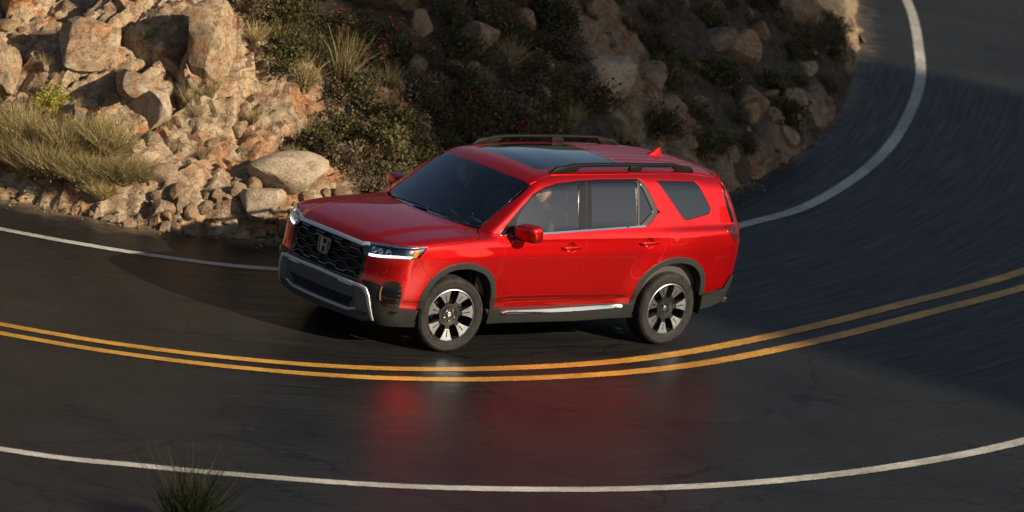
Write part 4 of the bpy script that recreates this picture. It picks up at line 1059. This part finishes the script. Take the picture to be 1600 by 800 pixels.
hair = (hair[0], [f for f in hair[1] if (lambda c: c.z > hc.z + .055 + .0 * c.x or (c.x < hc.x - .012 and c.z > hc.z - .035) )(sum((Vector(hair[0][i]) for i in f), Vector()) / len(f))])
solid('hair', hair, HAIR, person)
for s in (-1, 1):
    solid('ear', superbox((.018, .010, .030), hc + Vector((-.012, s * .077, -.008)), .8, 6), SKIN, person)
    solid('eye', superbox((.010, .012, .008), hc + Vector((.079, s * .033, .002)), .9, 6), mat('eye_dark', (.06,.04,.03), .2), person)
    solid('eyebrow', superbox((.006, .018, .004), hc + Vector((.092, s * .033, .026)), .7, 4), HAIR, person)
# hands round the wheel rim: palm and five bent fingers each
for s in (-1, 1):
    pc = Vector((px + .475, py + s * .165, 1.115))
    hv = [(px+.43, py+s*.175, 1.115), tuple(pc), tuple(pc + Vector((.04, -s*.004, .012)))]; he = [(0,1),(1,2)]; hr = [.028, (.036,.022), (.036,.018)]
    hand = skinned('hand', hv, he, hr, SKIN, person, 0, 1)
    for k, L in enumerate((.9, 1.0, .95, .78)):
        b0 = pc + Vector((.045, 0, .030 - k * .019)); dirs = [Vector((.032, -s*.010, .004)), Vector((.010, -s*.028, -.006)), Vector((-.018, -s*.020, -.006))]
        pts = [tuple(b0)]; p = b0.copy()
        for d in dirs: p = p + d * L; pts.append(tuple(p))
        skinned('finger', pts, [(0,1),(1,2),(2,3)], [.0095,.009,.0085,.007], SKIN, hand, 0, 1)
    pts = [tuple(pc + Vector((-.01, -s*.012, .02))), tuple(pc + Vector((.012, -s*.034, .034))), tuple(pc + Vector((.040, -s*.044, .030)))]
    skinned('thumb', pts, [(0,1),(1,2)], [.012,.010,.008], SKIN, hand, 0, 1)

def fuse(root, keep=('hair',)):
    """body, head and hands become one mesh; hair stays a part"""
    V, Fc, MI, mats_ = [], [], [], []
    def add(o):
        mw = o.matrix_local if o is not root else Matrix()
        if o.parent is not None and o.parent is not root: mw = o.parent.matrix_local @ mw
        b = len(V); V.extend(tuple(mw @ v.co) for v in o.data.vertices)
        for p in o.data.polygons:
            mm = o.data.materials[min(p.material_index, len(o.data.materials) - 1)]
            if mm not in mats_: mats_.append(mm)
            Fc.append(tuple(i + b for i in p.vertices)); MI.append(mats_.index(mm))
    gone = []
    def walk(o):
        for c in list(o.children):
            if c.name.split('.')[0] in keep: continue
            add(c); walk(c); gone.append(c)
    add(root); walk(root)
    me = mesh_py('person', V, Fc)
    for mm in mats_: me.materials.append(mm)
    me.polygons.foreach_set('material_index', MI); root.data = me
    for g_ in gone: bpy.data.objects.remove(g_)
fuse(person)

# ================================================================== UNSEEN SPUR AND HILLS added for shade and reflections
def shade_peak():
    """an unseen steep spur a hundred metres off, shaped to shade the bend behind the car"""
    D = 100.; ax = Vector((math.cos(SUN_AZ), math.sin(SUN_AZ))); pe = Vector((-ax.y, ax.x))   # across the sun, towards -x
    # pe-coordinate of a ground point p is p.pe; shade runs from W0 to W1
    W0, W1 = 2.3, 21.3; V, Fc = [], []; n, m_ = 70, 40
    for i in range(n + 1):
        u = -6 + (W1 - W0 + 26) * i / n
        for k in range(m_ + 1):
            v = k / m_; prof = float(np.interp(u, [-6, -1.5, -.5, .0, 2, 8, W1 - W0 - 3, W1 - W0 + 1, W1 - W0 + 8, W1 - W0 + 20], [0, 3, 16, 50, 58, 66, 60, 50, 22, 0]))
            sh = math.sin(math.pi * v) ** .8; h = prof * sh
            nz = (2.2 * float(fbm(np.array(u * .35), np.array(v * 6), 4, 3)) + 1.0 * float(blocks(np.array(u), np.array(v * 30), 3.0, 9))) * min(1, h / 6)
            c = ax * (D + (v - .5) * 34) + pe * (W0 + u + .5 * nz)
            V.append((c.x, c.y, max(-.2, h + nz - .2)))
    for i in range(n):
        for k in range(m_): a = i * (m_ + 1) + k; Fc.append((a, a + 1, a + m_ + 2, a + m_ + 1))
    me = mesh_py('shade_spur', V, Fc); me.set_sharp_from_angle(angle=rad(40)); at = me.attributes.new('rock', 'FLOAT', 'POINT'); at.data.foreach_set('value', [.6] * len(V))
    return tag(link('shade_spur', me, None, HILLM), kind='structure')
shade_peak()
def ridge():
    """brush-covered ridge across the valley from the camera side"""
    V, Fc = [], []; n = 150
    for i in range(n + 1):
        a = 118 + 60 * i / n; el = float(np.interp(a, [118, 124, 137, 139, 143, 150, 156, 165, 178], [0, 3, 4, 12, 16.5, 15, 9, 6, 0]))  # added for reflections; taller where it replaces trees mirrored in the rear glass
        el = max(0, el * (1 + .55 * float(fbm(np.array(a * .9), np.array(.5), 5, 17)))); ar = rad(a)
        for r, f in ((58, -.1), (66, .45), (74, 1.), (84, .5), (96, -.1)): V.append((r * math.cos(ar), r * math.sin(ar), 74 * math.tan(rad(el)) * f if f > 0 else -.1))
    for i in range(n):
        for k in range(4): q = i * 5 + k; Fc.append((q, q + 5, q + 6, q + 1))
    return tag(link('reflection_ridge', mesh_py('reflection_ridge', V, Fc), None, MATS['unseen_dark_slope']), kind='structure')
def far_reflection_range():  # unseen hills added so road and bonnet reflect dark slopes, not sky
    V, Fc = [], []; n = 90
    for i in range(n + 1):
        a = rad(160 + 130 * i / n); e = math.sin(math.pi * i / n) ** .6
        for k, (r, h) in enumerate(((170, -1), (210, .25), (250, .6), (290, 1.0), (330, .55), (380, -.02))):
            hh = max(-1., 36 * h * e * (.75 + 1.1 * float(fbm(np.array(i * .13), np.array(k * .8), 4, 91)) + .25)); V.append((r * math.cos(a), r * math.sin(a), hh))
    for i in range(n):
        for k in range(5): q = i * 6 + k; Fc.append((q, q + 6, q + 7, q + 1))
    me = mesh_py('reflection_range', V, Fc); mt = mat('unseen_dark_slope', (.04, .042, .03), .95, spec=.1); g = NT(mt); n = g.noise(g.pos(), .08, 8, .7); r = g.ramp(n.outputs[0], [(.35, (.022, .026, .016)), (.6, (.05, .05, .032)), (.8, (.10, .085, .06))]); g.l(r.outputs[0], g.b.inputs['Base Color'])  # slope colour kept dark for the sake of its reflection
    return tag(link('reflection_range', me, None, mt), kind='structure')
far_reflection_range(); ridge()

# ================================================================== BOULDERS
def boulder_mat():
    mt = mat('boulder_rock', (.4, .3, .2), .88, spec=.25); g = NT(mt); p = g.pos(); rnd = g.rnd()
    off = g.n('ShaderNodeVectorMath', operation='ADD'); g.l(p, off.inputs[0]); cx = g.n('ShaderNodeCombineXYZ'); sc = g.n('ShaderNodeMath', operation='MULTIPLY'); sc.inputs[1].default_value = 40; g.l(rnd, sc.inputs[0]); g.l(sc.outputs[0], cx.inputs[0]); g.l(cx.outputs[0], off.inputs[1])
    col, n2, n3 = rock_colours(g, off.outputs[0], rnd); g.l(col, g.b.inputs['Base Color'])
    g.bump(g.mix(.5, n2.outputs[0], n3.outputs[0]), .7, .05); return mt
BOULD = boulder_mat()
def rock_mesh(seed, sub=3, cuts=11, flat=1.):
    r = random.Random(seed); bm = bmesh.new(); bmesh.ops.create_icosphere(bm, subdivisions=sub, radius=1.)
    pl_ = []
    for _ in range(cuts):
        n = Vector((r.gauss(0,1), r.gauss(0,1), r.gauss(0,1) * flat)).normalized(); pl_.append((n, r.uniform(.52, .86)))
    for v in bm.verts:
        for n, c in pl_:
            t = v.co.dot(n) - c
            if t > 0: v.co -= n * t * .97
        co = np.array([[v.co.x, v.co.y, v.co.z]])
        k = float(fbm(co[:,0]*3 + seed*7, co[:,1]*3 + co[:,2]*2.3, 4, seed)[0]); v.co *= 1 + .16 * k
    me = bpy.data.meshes.new('boulder'); bm.to_mesh(me); bm.free()
    me.polygons.foreach_set('use_smooth', [True] * len(me.polygons)); me.set_sharp_from_angle(angle=rad(28)); me.materials.append(BOULD)
    return me
def pale_mat():
    mt = mat('pale_rock', (.55, .46, .34), .88, spec=.25); g = NT(mt); p = g.pos(); n = g.noise(p, 2.5, 7, .65); n2 = g.noise(p, 14, 6, .7)
    r = g.ramp(n.outputs[0], [(.3, (.26, .195, .125)), (.46, (.42, .335, .235)), (.7, (.54, .45, .335))]); r2 = g.ramp(n2.outputs[0], [(.34, (.42, .36, .31)), (.52, (1, 1, 1)), (.75, (1.12, 1.1, 1.06))])
    g.l(g.mix(.8, r.outputs[0], r2.outputs[0], 'MULTIPLY'), g.b.inputs['Base Color']); g.bump(g.mix(.5, n.outputs[0], n2.outputs[0]), .8, .06); return mt
PALE = pale_mat()
ROCKS = [rock_mesh(i + 1) for i in range(12)]; STONES = [rock_mesh(i + 31, 2, 9) for i in range(8)]
rr_ = random.Random(11)
def put_rock(name, me, x, y, size, label, cat_='rock', group=None, rot=None, sink=.3, dz=0., out=0.):
    z = max(ground_z(x, y), 0.) if not dz else dz
    o = bpy.data.objects.new(name, me); C.objects.link(o); o.location = (x, y, z + size[2] * (1 - sink) * .6)
    o.rotation_euler = rot or (rr_.uniform(-.5, .5), rr_.uniform(-.5, .5), rr_.uniform(0, 6.28)); o.scale = size
    if 'pale' in label: o.material_slots[0].link = 'OBJECT'; o.material_slots[0].material = PALE
    return tag(o, label, cat_, group)
put_rock('boulder', ROCKS[0], .02, -5.22, (.42,.36,.52), 'tall pointed tan boulder beside the dark bushes at upper left', rot=(.1,.2,.6))
put_rock('boulder', ROCKS[1], -.10, -3.72, (.52,.30,.27), 'large smooth pale boulder just beyond the SUV bonnet', rot=(.1,-.12,2.7), sink=.6)
put_rock('boulder', ROCKS[2], .83, -5.02, (.27,.25,.27), 'pale sunlit block below the flat grey slab at left', rot=(.2,.1,1.9))
put_rock('boulder', ROCKS[3], .95, -5.28, (.46,.28,.17), 'long flat grey slab on the bare rocky slope at left', rot=(.05,.05,.75))
put_rock('boulder', ROCKS[4], .36, -3.58, (.36,.26,.26), 'big pale rock at the road edge in the shadow of the SUV', rot=(.0,.1,.3))
put_rock('boulder', ROCKS[5], -6.35, -5.80, (.80,.36,.34), 'long pale slab catching sun in the middle of the dark slope', rot=(.1,.25,.55))
put_rock('boulder', ROCKS[6], -2.80, -5.85, (.75,.40,.36), 'broad sunlit rock above the dark scrub at top centre', rot=(.0,.0,.2))
put_rock('boulder', ROCKS[7], -10.9, -8.3, (.34,.26,.30), 'small brown boulder high on the shaded slope at right', rot=(.3,.1,.2))
put_rock('boulder', ROCKS[8], -14.6, -11.3, (.62,.46,.46), 'sunlit tan rock at the top right end of the hillside', rot=(.2,.3,.9))
put_rock('boulder', ROCKS[9], -10.1, -7.1, (.38,.26,.22), 'low brown rock on the shaded slope above the right kerb of rubble', rot=(.1,.1,1.1))
put_rock('boulder', ROCKS[10], -3.85, -5.35, (.34,.26,.22), 'rounded grey boulder in the scrub below the broad sunlit rock', rot=(.1,.0,2.2))
put_rock('boulder', ROCKS[11], -11.4, -7.75, (.42,.28,.24), 'tan rock low at the right end of the hillside near the road', rot=(.2,.2,.4))
put_rock('boulder', ROCKS[5], 1.05, -6.05, (.62,.36,.34), 'massive orange streaked rock at the upper left of the slope', rot=(.3,.1,.4), sink=.8)
put_rock('boulder', ROCKS[5], 1.95, -6.45, (.55,.36,.30), 'leftmost large tan rock above the dry shrubs', rot=(.2,.1,1.4))
def scatter(n, xr, yr, dr, sz, label, group, meshes, sink=.35, seed=1, name='stone', reject=None, power=2.2):
    r = random.Random(seed); k = 0; tries = 0; pts = []
    while k < n and tries < 40 * n:
        tries += 1; x = r.uniform(*xr); y = r.uniform(*yr); pts.append((x, y))
        if len(pts) < 200 and tries < 40 * n - 1: continue
        P = np.array(pts); pts = []; h, dx, s, d, R = hill_height(P[:,0], P[:,1])
        for (x, y), hh, dd, q in zip(P, h, d, dx):
            if not (dr[0] < dd < dr[1]) or k >= n: continue
            if reject and reject(x, y): continue
            s_ = sz[0] + (sz[1] - sz[0]) * r.random() ** power
            o = bpy.data.objects.new(name, r.choice(meshes)); C.objects.link(o); o.location = (x + q[0], y + q[1], max(hh, -.01) + s_ * (.5 - sink) )
            o.rotation_euler = (r.uniform(-.6,.6), r.uniform(-.6,.6), r.uniform(0, 6.28)); o.scale = (s_ * r.uniform(.8,1.4), s_ * r.uniform(.7,1.1), s_ * r.uniform(.55,.95))
            tag(o, label, 'rock', group); k += 1
scatter(64, (-1.3, 3.2), (-8.5, -3.4), (.25, 2.6), (.05, .22), 'broken tan and orange stone on the sunlit bare slope at left', 'stones on the sunlit bare slope', ROCKS, seed=3, sink=.62, power=2.6)
scatter(95, (-.6, 2.9), (-6.2, -3.1), (-.16, .30), (.03, .13), 'small stone in the sunlit rubble at the left foot of the slope', 'stones at the left foot of the slope', STONES, seed=4, power=1.5)
scatter(26, (-.9, 1.4), (-4.4, -3.1), (-.08, .42), (.05, .16), 'grey stone in the shadow of the SUV at the road edge', 'stones in the shadow of the SUV', STONES, seed=14, power=1.3)
scatter(46, (-13.5, -4.5), (-10.5, -3.8), (-.05, .55), (.05, .20), 'shaded stone along the foot of the slope behind the SUV', 'stones along the shaded foot of the slope', STONES, seed=5, power=1.6)
scatter(48, (-17, -5), (-14, -4.5), (.5, 2.8), (.07, .30), 'rough brown stone bedded in the shaded slope at right', 'stones on the shaded right slope', ROCKS, seed=6)
scatter(16, (-5, -1), (-7, -4.2), (.8, 2.6), (.08, .22), 'stone half hidden in the scrub at the middle of the slope', 'stones in the middle scrub', ROCKS, seed=8)
# gravel at the road edge: too fine to count
def gravel():
    r = np.random.RandomState(3); V, Fc = [], []
    P = []; n = 2600; i = r.randint(150, 640, n); off = -np.abs(r.normal(0, .16, n)) * np.where(r.rand(n) < .5, -1, 1) ; base = bp_[i] + bn[i] * (off[:, None] + .02) + r.normal(0, .05, (n, 2))
    base = base[(base[:,0] > -9) & (base[:,0] < 3)]; h = np.maximum(hill_height(base[:,0], base[:,1])[0], 0.)
    octa = np.array([(1,0,0),(0,1,0),(-1,0,0),(0,-1,0),(0,0,.8),(0,0,-.6)]); of = [(0,1,4),(1,2,4),(2,3,4),(3,0,4),(1,0,5),(2,1,5),(3,2,5),(0,3,5)]
    for (x, y), z in zip(base, h):
        s = .008 + .022 * r.rand() ** 3; a = r.rand() * 6.28; b = len(V)
        for q in octa * (1 + .5 * (r.rand(6, 1) - .5)): V.append((x + s * (q[0] * math.cos(a) - q[1] * math.sin(a)), y + s * (q[0] * math.sin(a) + q[1] * math.cos(a)), z + s * .4 + s * q[2]))
        Fc += [(b+f[0], b+f[1], b+f[2]) for f in of]
    o = link('gravel', mesh_py('gravel', V, Fc, False), None, BOULD); tag(o, 'loose fine gravel strewn along the foot of the hillside', 'gravel', kind='stuff')
gravel()

# ================================================================== PLANTS
def plant_mat(name, stops, rough=.75, trans=.25):
    mt = mat(name, (.1,.1,.05), rough, spec=.2); g = NT(mt); at = g.n('ShaderNodeAttribute', attribute_name='tone')
    r = g.ramp(at.outputs['Fac'], stops); n = g.noise(g.pos(), 25, 3); r2 = g.ramp(n.outputs[0], [(.3, (.7,)*3), (.7, (1.2,)*3)])
    rn = g.n('ShaderNodeHueSaturation'); mr = g.n('ShaderNodeMapRange'); mr.inputs['To Min'].default_value = .75; mr.inputs['To Max'].default_value = 1.25; g.l(g.rnd(), mr.inputs['Value']); g.l(mr.outputs[0], rn.inputs['Value'])
    g.l(g.mix(1., r.outputs[0], r2.outputs[0], 'MULTIPLY'), rn.inputs['Color']); g.l(rn.outputs[0], g.b.inputs['Base Color'])
    if trans:
        tl = g.n('ShaderNodeBsdfTranslucent'); g.l(rn.outputs[0], tl.inputs['Color']); mx = g.n('ShaderNodeMixShader'); mx.inputs[0].default_value = trans
        out = g.t.nodes['Material Output']; g.l(g.b.outputs[0], mx.inputs[1]); g.l(tl.outputs[0], mx.inputs[2]); g.l(mx.outputs[0], out.inputs[0])
    return mt
DRY = plant_mat('dry_foliage', [(0, (.19, .145, .06)), (.4, (.33, .265, .115)), (.75, (.45, .37, .175)), (1, (.58, .49, .28))])
OLIVE = plant_mat('olive_foliage', [(0, (.040, .038, .018)), (.4, (.088, .080, .034)), (.75, (.16, .135, .06)), (1, (.28, .215, .11))])
BROWN = plant_mat('brown_brush', [(0, (.055, .042, .030)), (.5, (.13, .098, .062)), (1, (.26, .19, .115))])
LIME = plant_mat('yellow_green_foliage', [(0, (.15, .15, .02)), (.5, (.33, .31, .05)), (1, (.50, .45, .10))])
DARKG = plant_mat('dark_blade_foliage', [(0, (.010, .013, .007)), (.5, (.022, .027, .011)), (1, (.05, .05, .018))])
FLOWER = plant_mat('red_flower', [(0, (.32, .02, .03)), (.6, (.50, .05, .09)), (1, (.60, .16, .22))], .6)
ORANGE = plant_mat('orange_flower', [(0, (.45, .12, .02)), (1, (.62, .25, .06))], .6)
STEM = mat('woody_stem', (.07, .05, .035), .9)
def toned(name, V, Fc, tone, mt):
    me = mesh_py(name, V, Fc, False); at = me.attributes.new('tone', 'FLOAT', 'FACE'); at.data.foreach_set('value', np.asarray(tone, np.float32)); me.materials.append(mt); return me
def blades(seed, n, L, spread, w, r0=.08, bend=.5, mt=DRY, segs=3):
    r = random.Random(seed); V, Fc, T = [], [], []
    for _ in range(n):
        a = r.uniform(0, 6.283); th = spread * r.random() ** .65; l = r.uniform(*L); ra = r0 * r.random() ** .5; ab = r.uniform(0, 6.283)
        p = Vector((ra * math.cos(ab), ra * math.sin(ab), -.03)); d = Vector((math.sin(th) * math.cos(a), math.sin(th) * math.sin(a), math.cos(th)))
        side = d.cross(Vector((r.gauss(0,1), r.gauss(0,1), r.gauss(0,1)))).normalized(); t = r.random(); b = len(V); ww = w * r.uniform(.6, 1.3)
        jit = Vector((r.gauss(0,1), r.gauss(0,1), 0)) * .12
        for k in range(segs + 1):
            f = k / segs; q = p + d * l * f + Vector((d.x, d.y, -.55)) * bend * l * f * f * .5 + jit * l * f * f; hw = ww * (1 - f * .9) * .5
            V += [q - side * hw, q + side * hw]
        for k in range(segs): Fc.append((b+2*k, b+2*k+1, b+2*k+3, b+2*k+2)); T.append(min(1, max(0, t + r.uniform(-.1, .1))))
    return V, Fc, T
def leaves(seed, n, R, size, clumps=26, mt=OLIVE):
    """leaf-sized folded faces in clumps through an uneven crown"""
    r = random.Random(seed); V, Fc, T = [], [], []; cs = []
    for _ in range(clumps):
        while True:
            c = Vector((r.uniform(-1,1), r.uniform(-1,1), r.uniform(-.1,1)))
            if .25 < c.length < 1: break
        cs.append((Vector((c.x * R[0], c.y * R[1], c.z * R[2])), r.uniform(.12, .30) * R[0] * 1.3, r.random()))
    for _ in range(n):
        c, cr, ct = r.choice(cs); p = c + Vector((r.gauss(0,1), r.gauss(0,1), r.gauss(0,.8))) * cr * .6
        if p.z < -.05: p.z = -p.z * .3
        d = (p - Vector((0,0,-.15))).normalized() * .6 + Vector((r.gauss(0,1), r.gauss(0,1), r.gauss(0,1))) * .6; d.normalize()
        s = d.cross(Vector((r.gauss(0,1), r.gauss(0,1), r.gauss(0,1)))).normalized(); l = size * r.uniform(.6, 1.5); w = l * r.uniform(.22, .42); b = len(V)
        u = d.cross(s) * w * .35
        V += [p, p + d * l * .5 + s * w + u, p + d * l, p + d * l * .5 - s * w + u]; Fc += [(b, b+1, b+2), (b, b+2, b+3)]; t = min(1, max(0, .25 + .5 * ct + r.uniform(-.25, .25))); T += [t, t]
    return V, Fc, T, cs
def stems(seed, cs, n=12, r0=.012):
    r = random.Random(seed); parts = ([], [])
    V, Fc = [], []
    for c, cr, t in cs[:n]:
        m_ = Vector((c.x * .35 + r.gauss(0, .02), c.y * .35 + r.gauss(0, .02), c.z * .5)); v, f = tube([(0, 0, -.06), tuple(m_), tuple(c)], [r0, r0 * .7, r0 * .3], 5)
        b = len(V); V += v; Fc += [tuple(i + b for i in q) for q in f]
    return V, Fc
def proto(kind, seed):
    """meshes of one plant kind: list of (part name, mesh)"""
    if kind == 'dry':
        a = blades(seed, 1900, (.20, .58), 1.0, .0085, .20, .30, DRY, 2); V, Fc, T, cs = leaves(seed, 160, (.34, .34, .40), .03, 30); 
        st = stems(seed, cs, 14, .009)
        return [('foliage', toned('foliage', a[0] + V, a[1] + [tuple(i + len(a[0]) for i in q) for q in Fc], a[2] + T, DRY)), ('stem', mesh_with(st, STEM))]
    if kind in ('olive', 'brown', 'lime'):
        mt = {'olive': OLIVE, 'brown': BROWN, 'lime': LIME}[kind]; V, Fc, T, cs = leaves(seed, 1500, (.36, .36, .40), .045 if kind != 'brown' else .038, 28); a = blades(seed + 5, 240, (.15, .50), 1.2, .009, .1, .3, mt)
        return [('foliage', toned('foliage', V + a[0], Fc + [tuple(i + len(V) for i in q) for q in a[1]], T + a[2], mt)), ('stem', mesh_with(stems(seed, cs, 14, .011), STEM))]
    if kind in ('flower', 'orange'):
        V, Fc, T, cs = leaves(seed, 1200, (.36, .36, .38), .042, 26); a = blades(seed + 3, 300, (.2, .55), 1.0, .009, .12, .25, OLIVE)
        r = random.Random(seed); FV, FF, FT = [], [], []
        for _ in range(46):
            c, cr, t = r.choice(cs); p = c * 1.12 + Vector((r.gauss(0,1), r.gauss(0,1), abs(r.gauss(0,1)))) * .05
            for q in range(5):
                an = 6.283 * q / 5 + r.random(); d = Vector((math.cos(an), math.sin(an), r.uniform(.1,.9))).normalized(); s = d.cross(Vector((0,0,1))).normalized() * .014; l = r.uniform(.028, .045); b = len(FV)
                FV += [p, p + d * l * .6 + s, p + d * l, p + d * l * .6 - s]; FF += [(b, b+1, b+2, b+3)]; FT.append(r.random())
        return [('foliage', toned('foliage', V + a[0], Fc + [tuple(i + len(V) for i in q) for q in a[1]], T + a[2], OLIVE)), ('stem', mesh_with(stems(seed, cs, 12), STEM)), ('flowers', toned('flowers', FV, FF, FT, FLOWER if kind == 'flower' else ORANGE))]
    if kind == 'tuft': a = blades(seed, 260, (.25, .62), .55, .009, .07, .5, DRY); return [('blades', toned('blades', *a, DRY))]
    if kind == 'spiky': a = blades(seed, 380, (.40, 1.0), .68, .016, .14, .22, DARKG, 4); b_ = blades(seed + 1, 160, (.5, 1.05), .6, .010, .12, .2, OLIVE, 4); return [('blades', toned('blades', a[0] + b_[0], a[1] + [tuple(i + len(a[0]) for i in q) for q in b_[1]], a[2] + b_[2], DARKG))]
def mesh_with(part, mt):
    me = mesh_py('stem', part[0], part[1]); me.materials.append(mt); return me
PROTO = {k: [proto(k, 100 * i + j) for j in range(n)] for i, (k, n) in enumerate((('dry', 3), ('olive', 3), ('brown', 2), ('lime', 1), ('flower', 2), ('orange', 1), ('tuft', 2), ('spiky', 1)))}
PNAME = {'dry': 'dry_shrub', 'olive': 'olive_shrub', 'brown': 'brown_shrub', 'lime': 'yellow_shrub', 'flower': 'flowering_shrub', 'orange': 'flowering_shrub', 'tuft': 'grass_tuft', 'spiky': 'spiky_plant'}
pr_ = random.Random(5)
def plant(kind, x, y, sc, label, group=None, var=None, z=None, tall=1.):
    ps = PROTO[kind]; parts = ps[var if var is not None else pr_.randrange(len(ps))]
    e = empty(PNAME[kind], (x, y, ground_z(x, y) - .02 if z is None else z)); e.rotation_euler = (pr_.uniform(-.12, .12), pr_.uniform(-.12, .12), pr_.uniform(0, 6.28)); e.scale = (sc, sc, sc * tall)
    tag(e, label, 'grass' if kind == 'tuft' else ('plant' if kind == 'spiky' else 'shrub'), group)
    for nm, me in parts:
        o = bpy.data.objects.new(nm, me); C.objects.link(o); o.parent = e
        if nm != 'stem': o['kind'] = 'stuff'
    return e
for x, y, s in ((2.25,-5.62,1.0),(2.05,-5.05,.9),(1.85,-4.72,.8),(1.55,-4.52,.75),(2.35,-6.1,1.1),(1.95,-5.75,1.05),(1.75,-5.2,.95),(1.5,-4.85,.8),(2.2,-6.5,.95),(1.45,-5.15,.7),(1.35,-4.42,.5),(2.6,-6.6,1.1),(2.75,-6.1,.9),(2.15,-5.3,.8),(1.78,-4.5,.5)):
    plant('dry', x, y, s, 'dry yellow olive shrub in the thicket at the left foot of the slope', 'dry shrubs at the left foot of the slope')
plant('lime', 1.66, -5.75, .55, 'small bright yellow green shrub among the rocks above the dry thicket')
plant('tuft', .22, -4.92, .7, 'yellow grass tuft at the foot of the tall pointed boulder', var=0)
plant('tuft', .42, -4.98, .55, 'low yellow grass patch left of the tall pointed boulder foot', var=1)
plant('tuft', -1.55, -4.85, 1.15, 'tall pale grass clump standing out of the dark scrub', var=1, tall=1.25)
def in_zone(n, xr, dr, seed, gap):
    r = random.Random(seed); out = []
    for _ in range(n * 60):
        if len(out) >= n: break
        i = r.randrange(len(bp_)); d = r.uniform(*dr); p = bp_[i] - bn[i] * d
        if xr[0] < p[0] < xr[1] and all((p[0]-q[0])**2 + (p[1]-q[1])**2 > gap * gap for q in out): out.append((p[0], p[1]))
    return out
AVOID = [(.02,-5.22,.45),(-.12,-3.72,.5),(-6.35,-5.8,.75),(-2.8,-5.85,.7),(-3.85,-5.35,.3),(-10.9,-8.3,.35),(-14.6,-11.3,.6)]
def clear(x, y): return all((x-a)**2 + (y-b)**2 > r*r for a, b, r in AVOID)
for k, (x, y) in enumerate(in_zone(125, (-5.6, -.75), (.12, 3.0), 21, .25)):
    if not clear(x, y): continue
    kd = pr_.choices(['olive', 'brown', 'flower', 'orange', 'tuft'], [3.6, 3.4, 3.2 if x < -2.2 else .7, 1.4 if x < -3 or x > -1.6 else .3, 2.2])[0]
    lb = {'olive': 'dark olive shrub in the scrub covering the middle of the slope', 'brown': 'brown dry brush in the scrub covering the middle of the slope', 'flower': 'shrub dotted with red flowers on the middle of the slope', 'orange': 'shrub dotted with orange flowers on the middle of the slope', 'tuft': 'straw coloured grass tuft in the middle scrub'}[kd]
    plant(kd, x, y, pr_.uniform(.55, 1.0), lb, {'olive': 'olive shrubs', 'brown': 'brown brush', 'flower': 'red flowering shrubs', 'orange': 'orange flowering shrubs', 'tuft': 'grass tufts in the scrub'}[kd] + ' on the middle slope')
for k, (x, y) in enumerate(in_zone(95, (-17, -5.6), (.2, 3.2), 22, .38)):
    if not clear(x, y): continue
    kd = pr_.choices(['brown', 'olive', 'flower', 'tuft'], [5, 3, .9 if x > -8 else .1, .8])[0]
    lb = {'olive': 'low olive shrub on the shaded right slope', 'brown': 'low brown brush on the shaded right slope', 'flower': 'red flowered shrub on the shaded right slope', 'tuft': 'dull grass tuft on the shaded right slope'}[kd]
    plant(kd, x, y, pr_.uniform(.45, .85), lb, {'olive': 'olive shrubs', 'brown': 'brown brush', 'flower': 'red flowering shrubs', 'tuft': 'grass tufts'}[kd] + ' on the right slope')
for x, y, s in ((1.25,-4.75,.3),(.65,-4.35,.32),(.9,-5.6,.3),(.2,-4.3,.35),(-.2,-4.6,.4),(1.1,-6.5,.4),(.5,-5.75,.35),(.45,-4.75,.4),(1.5,-5.5,.4),(.1,-3.95,.35),(.75,-4.85,.35),(1.2,-5.35,.35),(.3,-5.55,.4),(-.45,-4.15,.4),(1.55,-6.1,.45)):
    plant('tuft', x, y, s, 'small dry grass tuft between stones on the sunlit bare slope', 'grass tufts on the sunlit slope')
plant('spiky', 8.25, 5.75, .84, 'dark spiky leaved plant in the foreground beyond the outer white line', z=-.02)

# ================================================================== labels that single the scattered things out
MARKS = [('tall pointed tan boulder', .02, -5.22), ('large smooth pale boulder beyond the bonnet', -.12, -3.72), ('long flat grey slab at left', .95, -5.28), ('long pale slab on the dark slope', -6.35, -5.8),
         ('broad sunlit rock at top centre', -2.8, -5.85), ('rounded grey boulder in the scrub', -3.85, -5.35), ('small brown boulder high at right', -10.9, -8.3), ('sunlit tan rock at top right', -14.6, -11.3),
         ('tan rock low at the right end', -11.4, -7.75), ('low brown rock on the right slope', -10.1, -7.1), ('big pale rock in the SUV shadow', .36, -3.58), ('bright yellow green shrub', 1.66, -5.75),
         ('tall pale grass clump', -1.55, -4.85), ('leftmost large tan rock', 1.95, -6.45)]
KIND = {'stone': 'stone', 'dry_shrub': 'dry yellow olive shrub', 'olive_shrub': 'dark olive shrub', 'brown_shrub': 'brown brush', 'flowering_shrub': 'flowering shrub', 'grass_tuft': 'straw coloured grass tuft'}
ORD = ['nearest', 'second nearest', 'third nearest', 'fourth nearest', 'fifth nearest', 'sixth nearest', 'seventh nearest', 'eighth nearest', 'ninth nearest', 'tenth nearest']
buckets = {}
for o in C.objects:
    if o.parent is None and o.get('group'):
        x, y = o.location.x, o.location.y; mk = min(MARKS, key=lambda q: (x - q[1]) ** 2 + (y - q[2]) ** 2)
        kd = KIND[o.name.split('.')[0]]
        if 'flowered' in o['label'] or 'red flowers' in o['label']: kd = 'red flowering shrub'
        elif 'orange flowers' in o['label']: kd = 'orange flowering shrub'
        buckets.setdefault((kd, mk[0]), []).append(((x - mk[1]) ** 2 + (y - mk[2]) ** 2, o.name, o))
for (kd, mk), L in buckets.items():
    L.sort(key=lambda t: t[:2])
    for k, (d_, nm, o) in enumerate(L[:10]): o['label'] = f'{ORD[k]} {kd} to the {mk}'
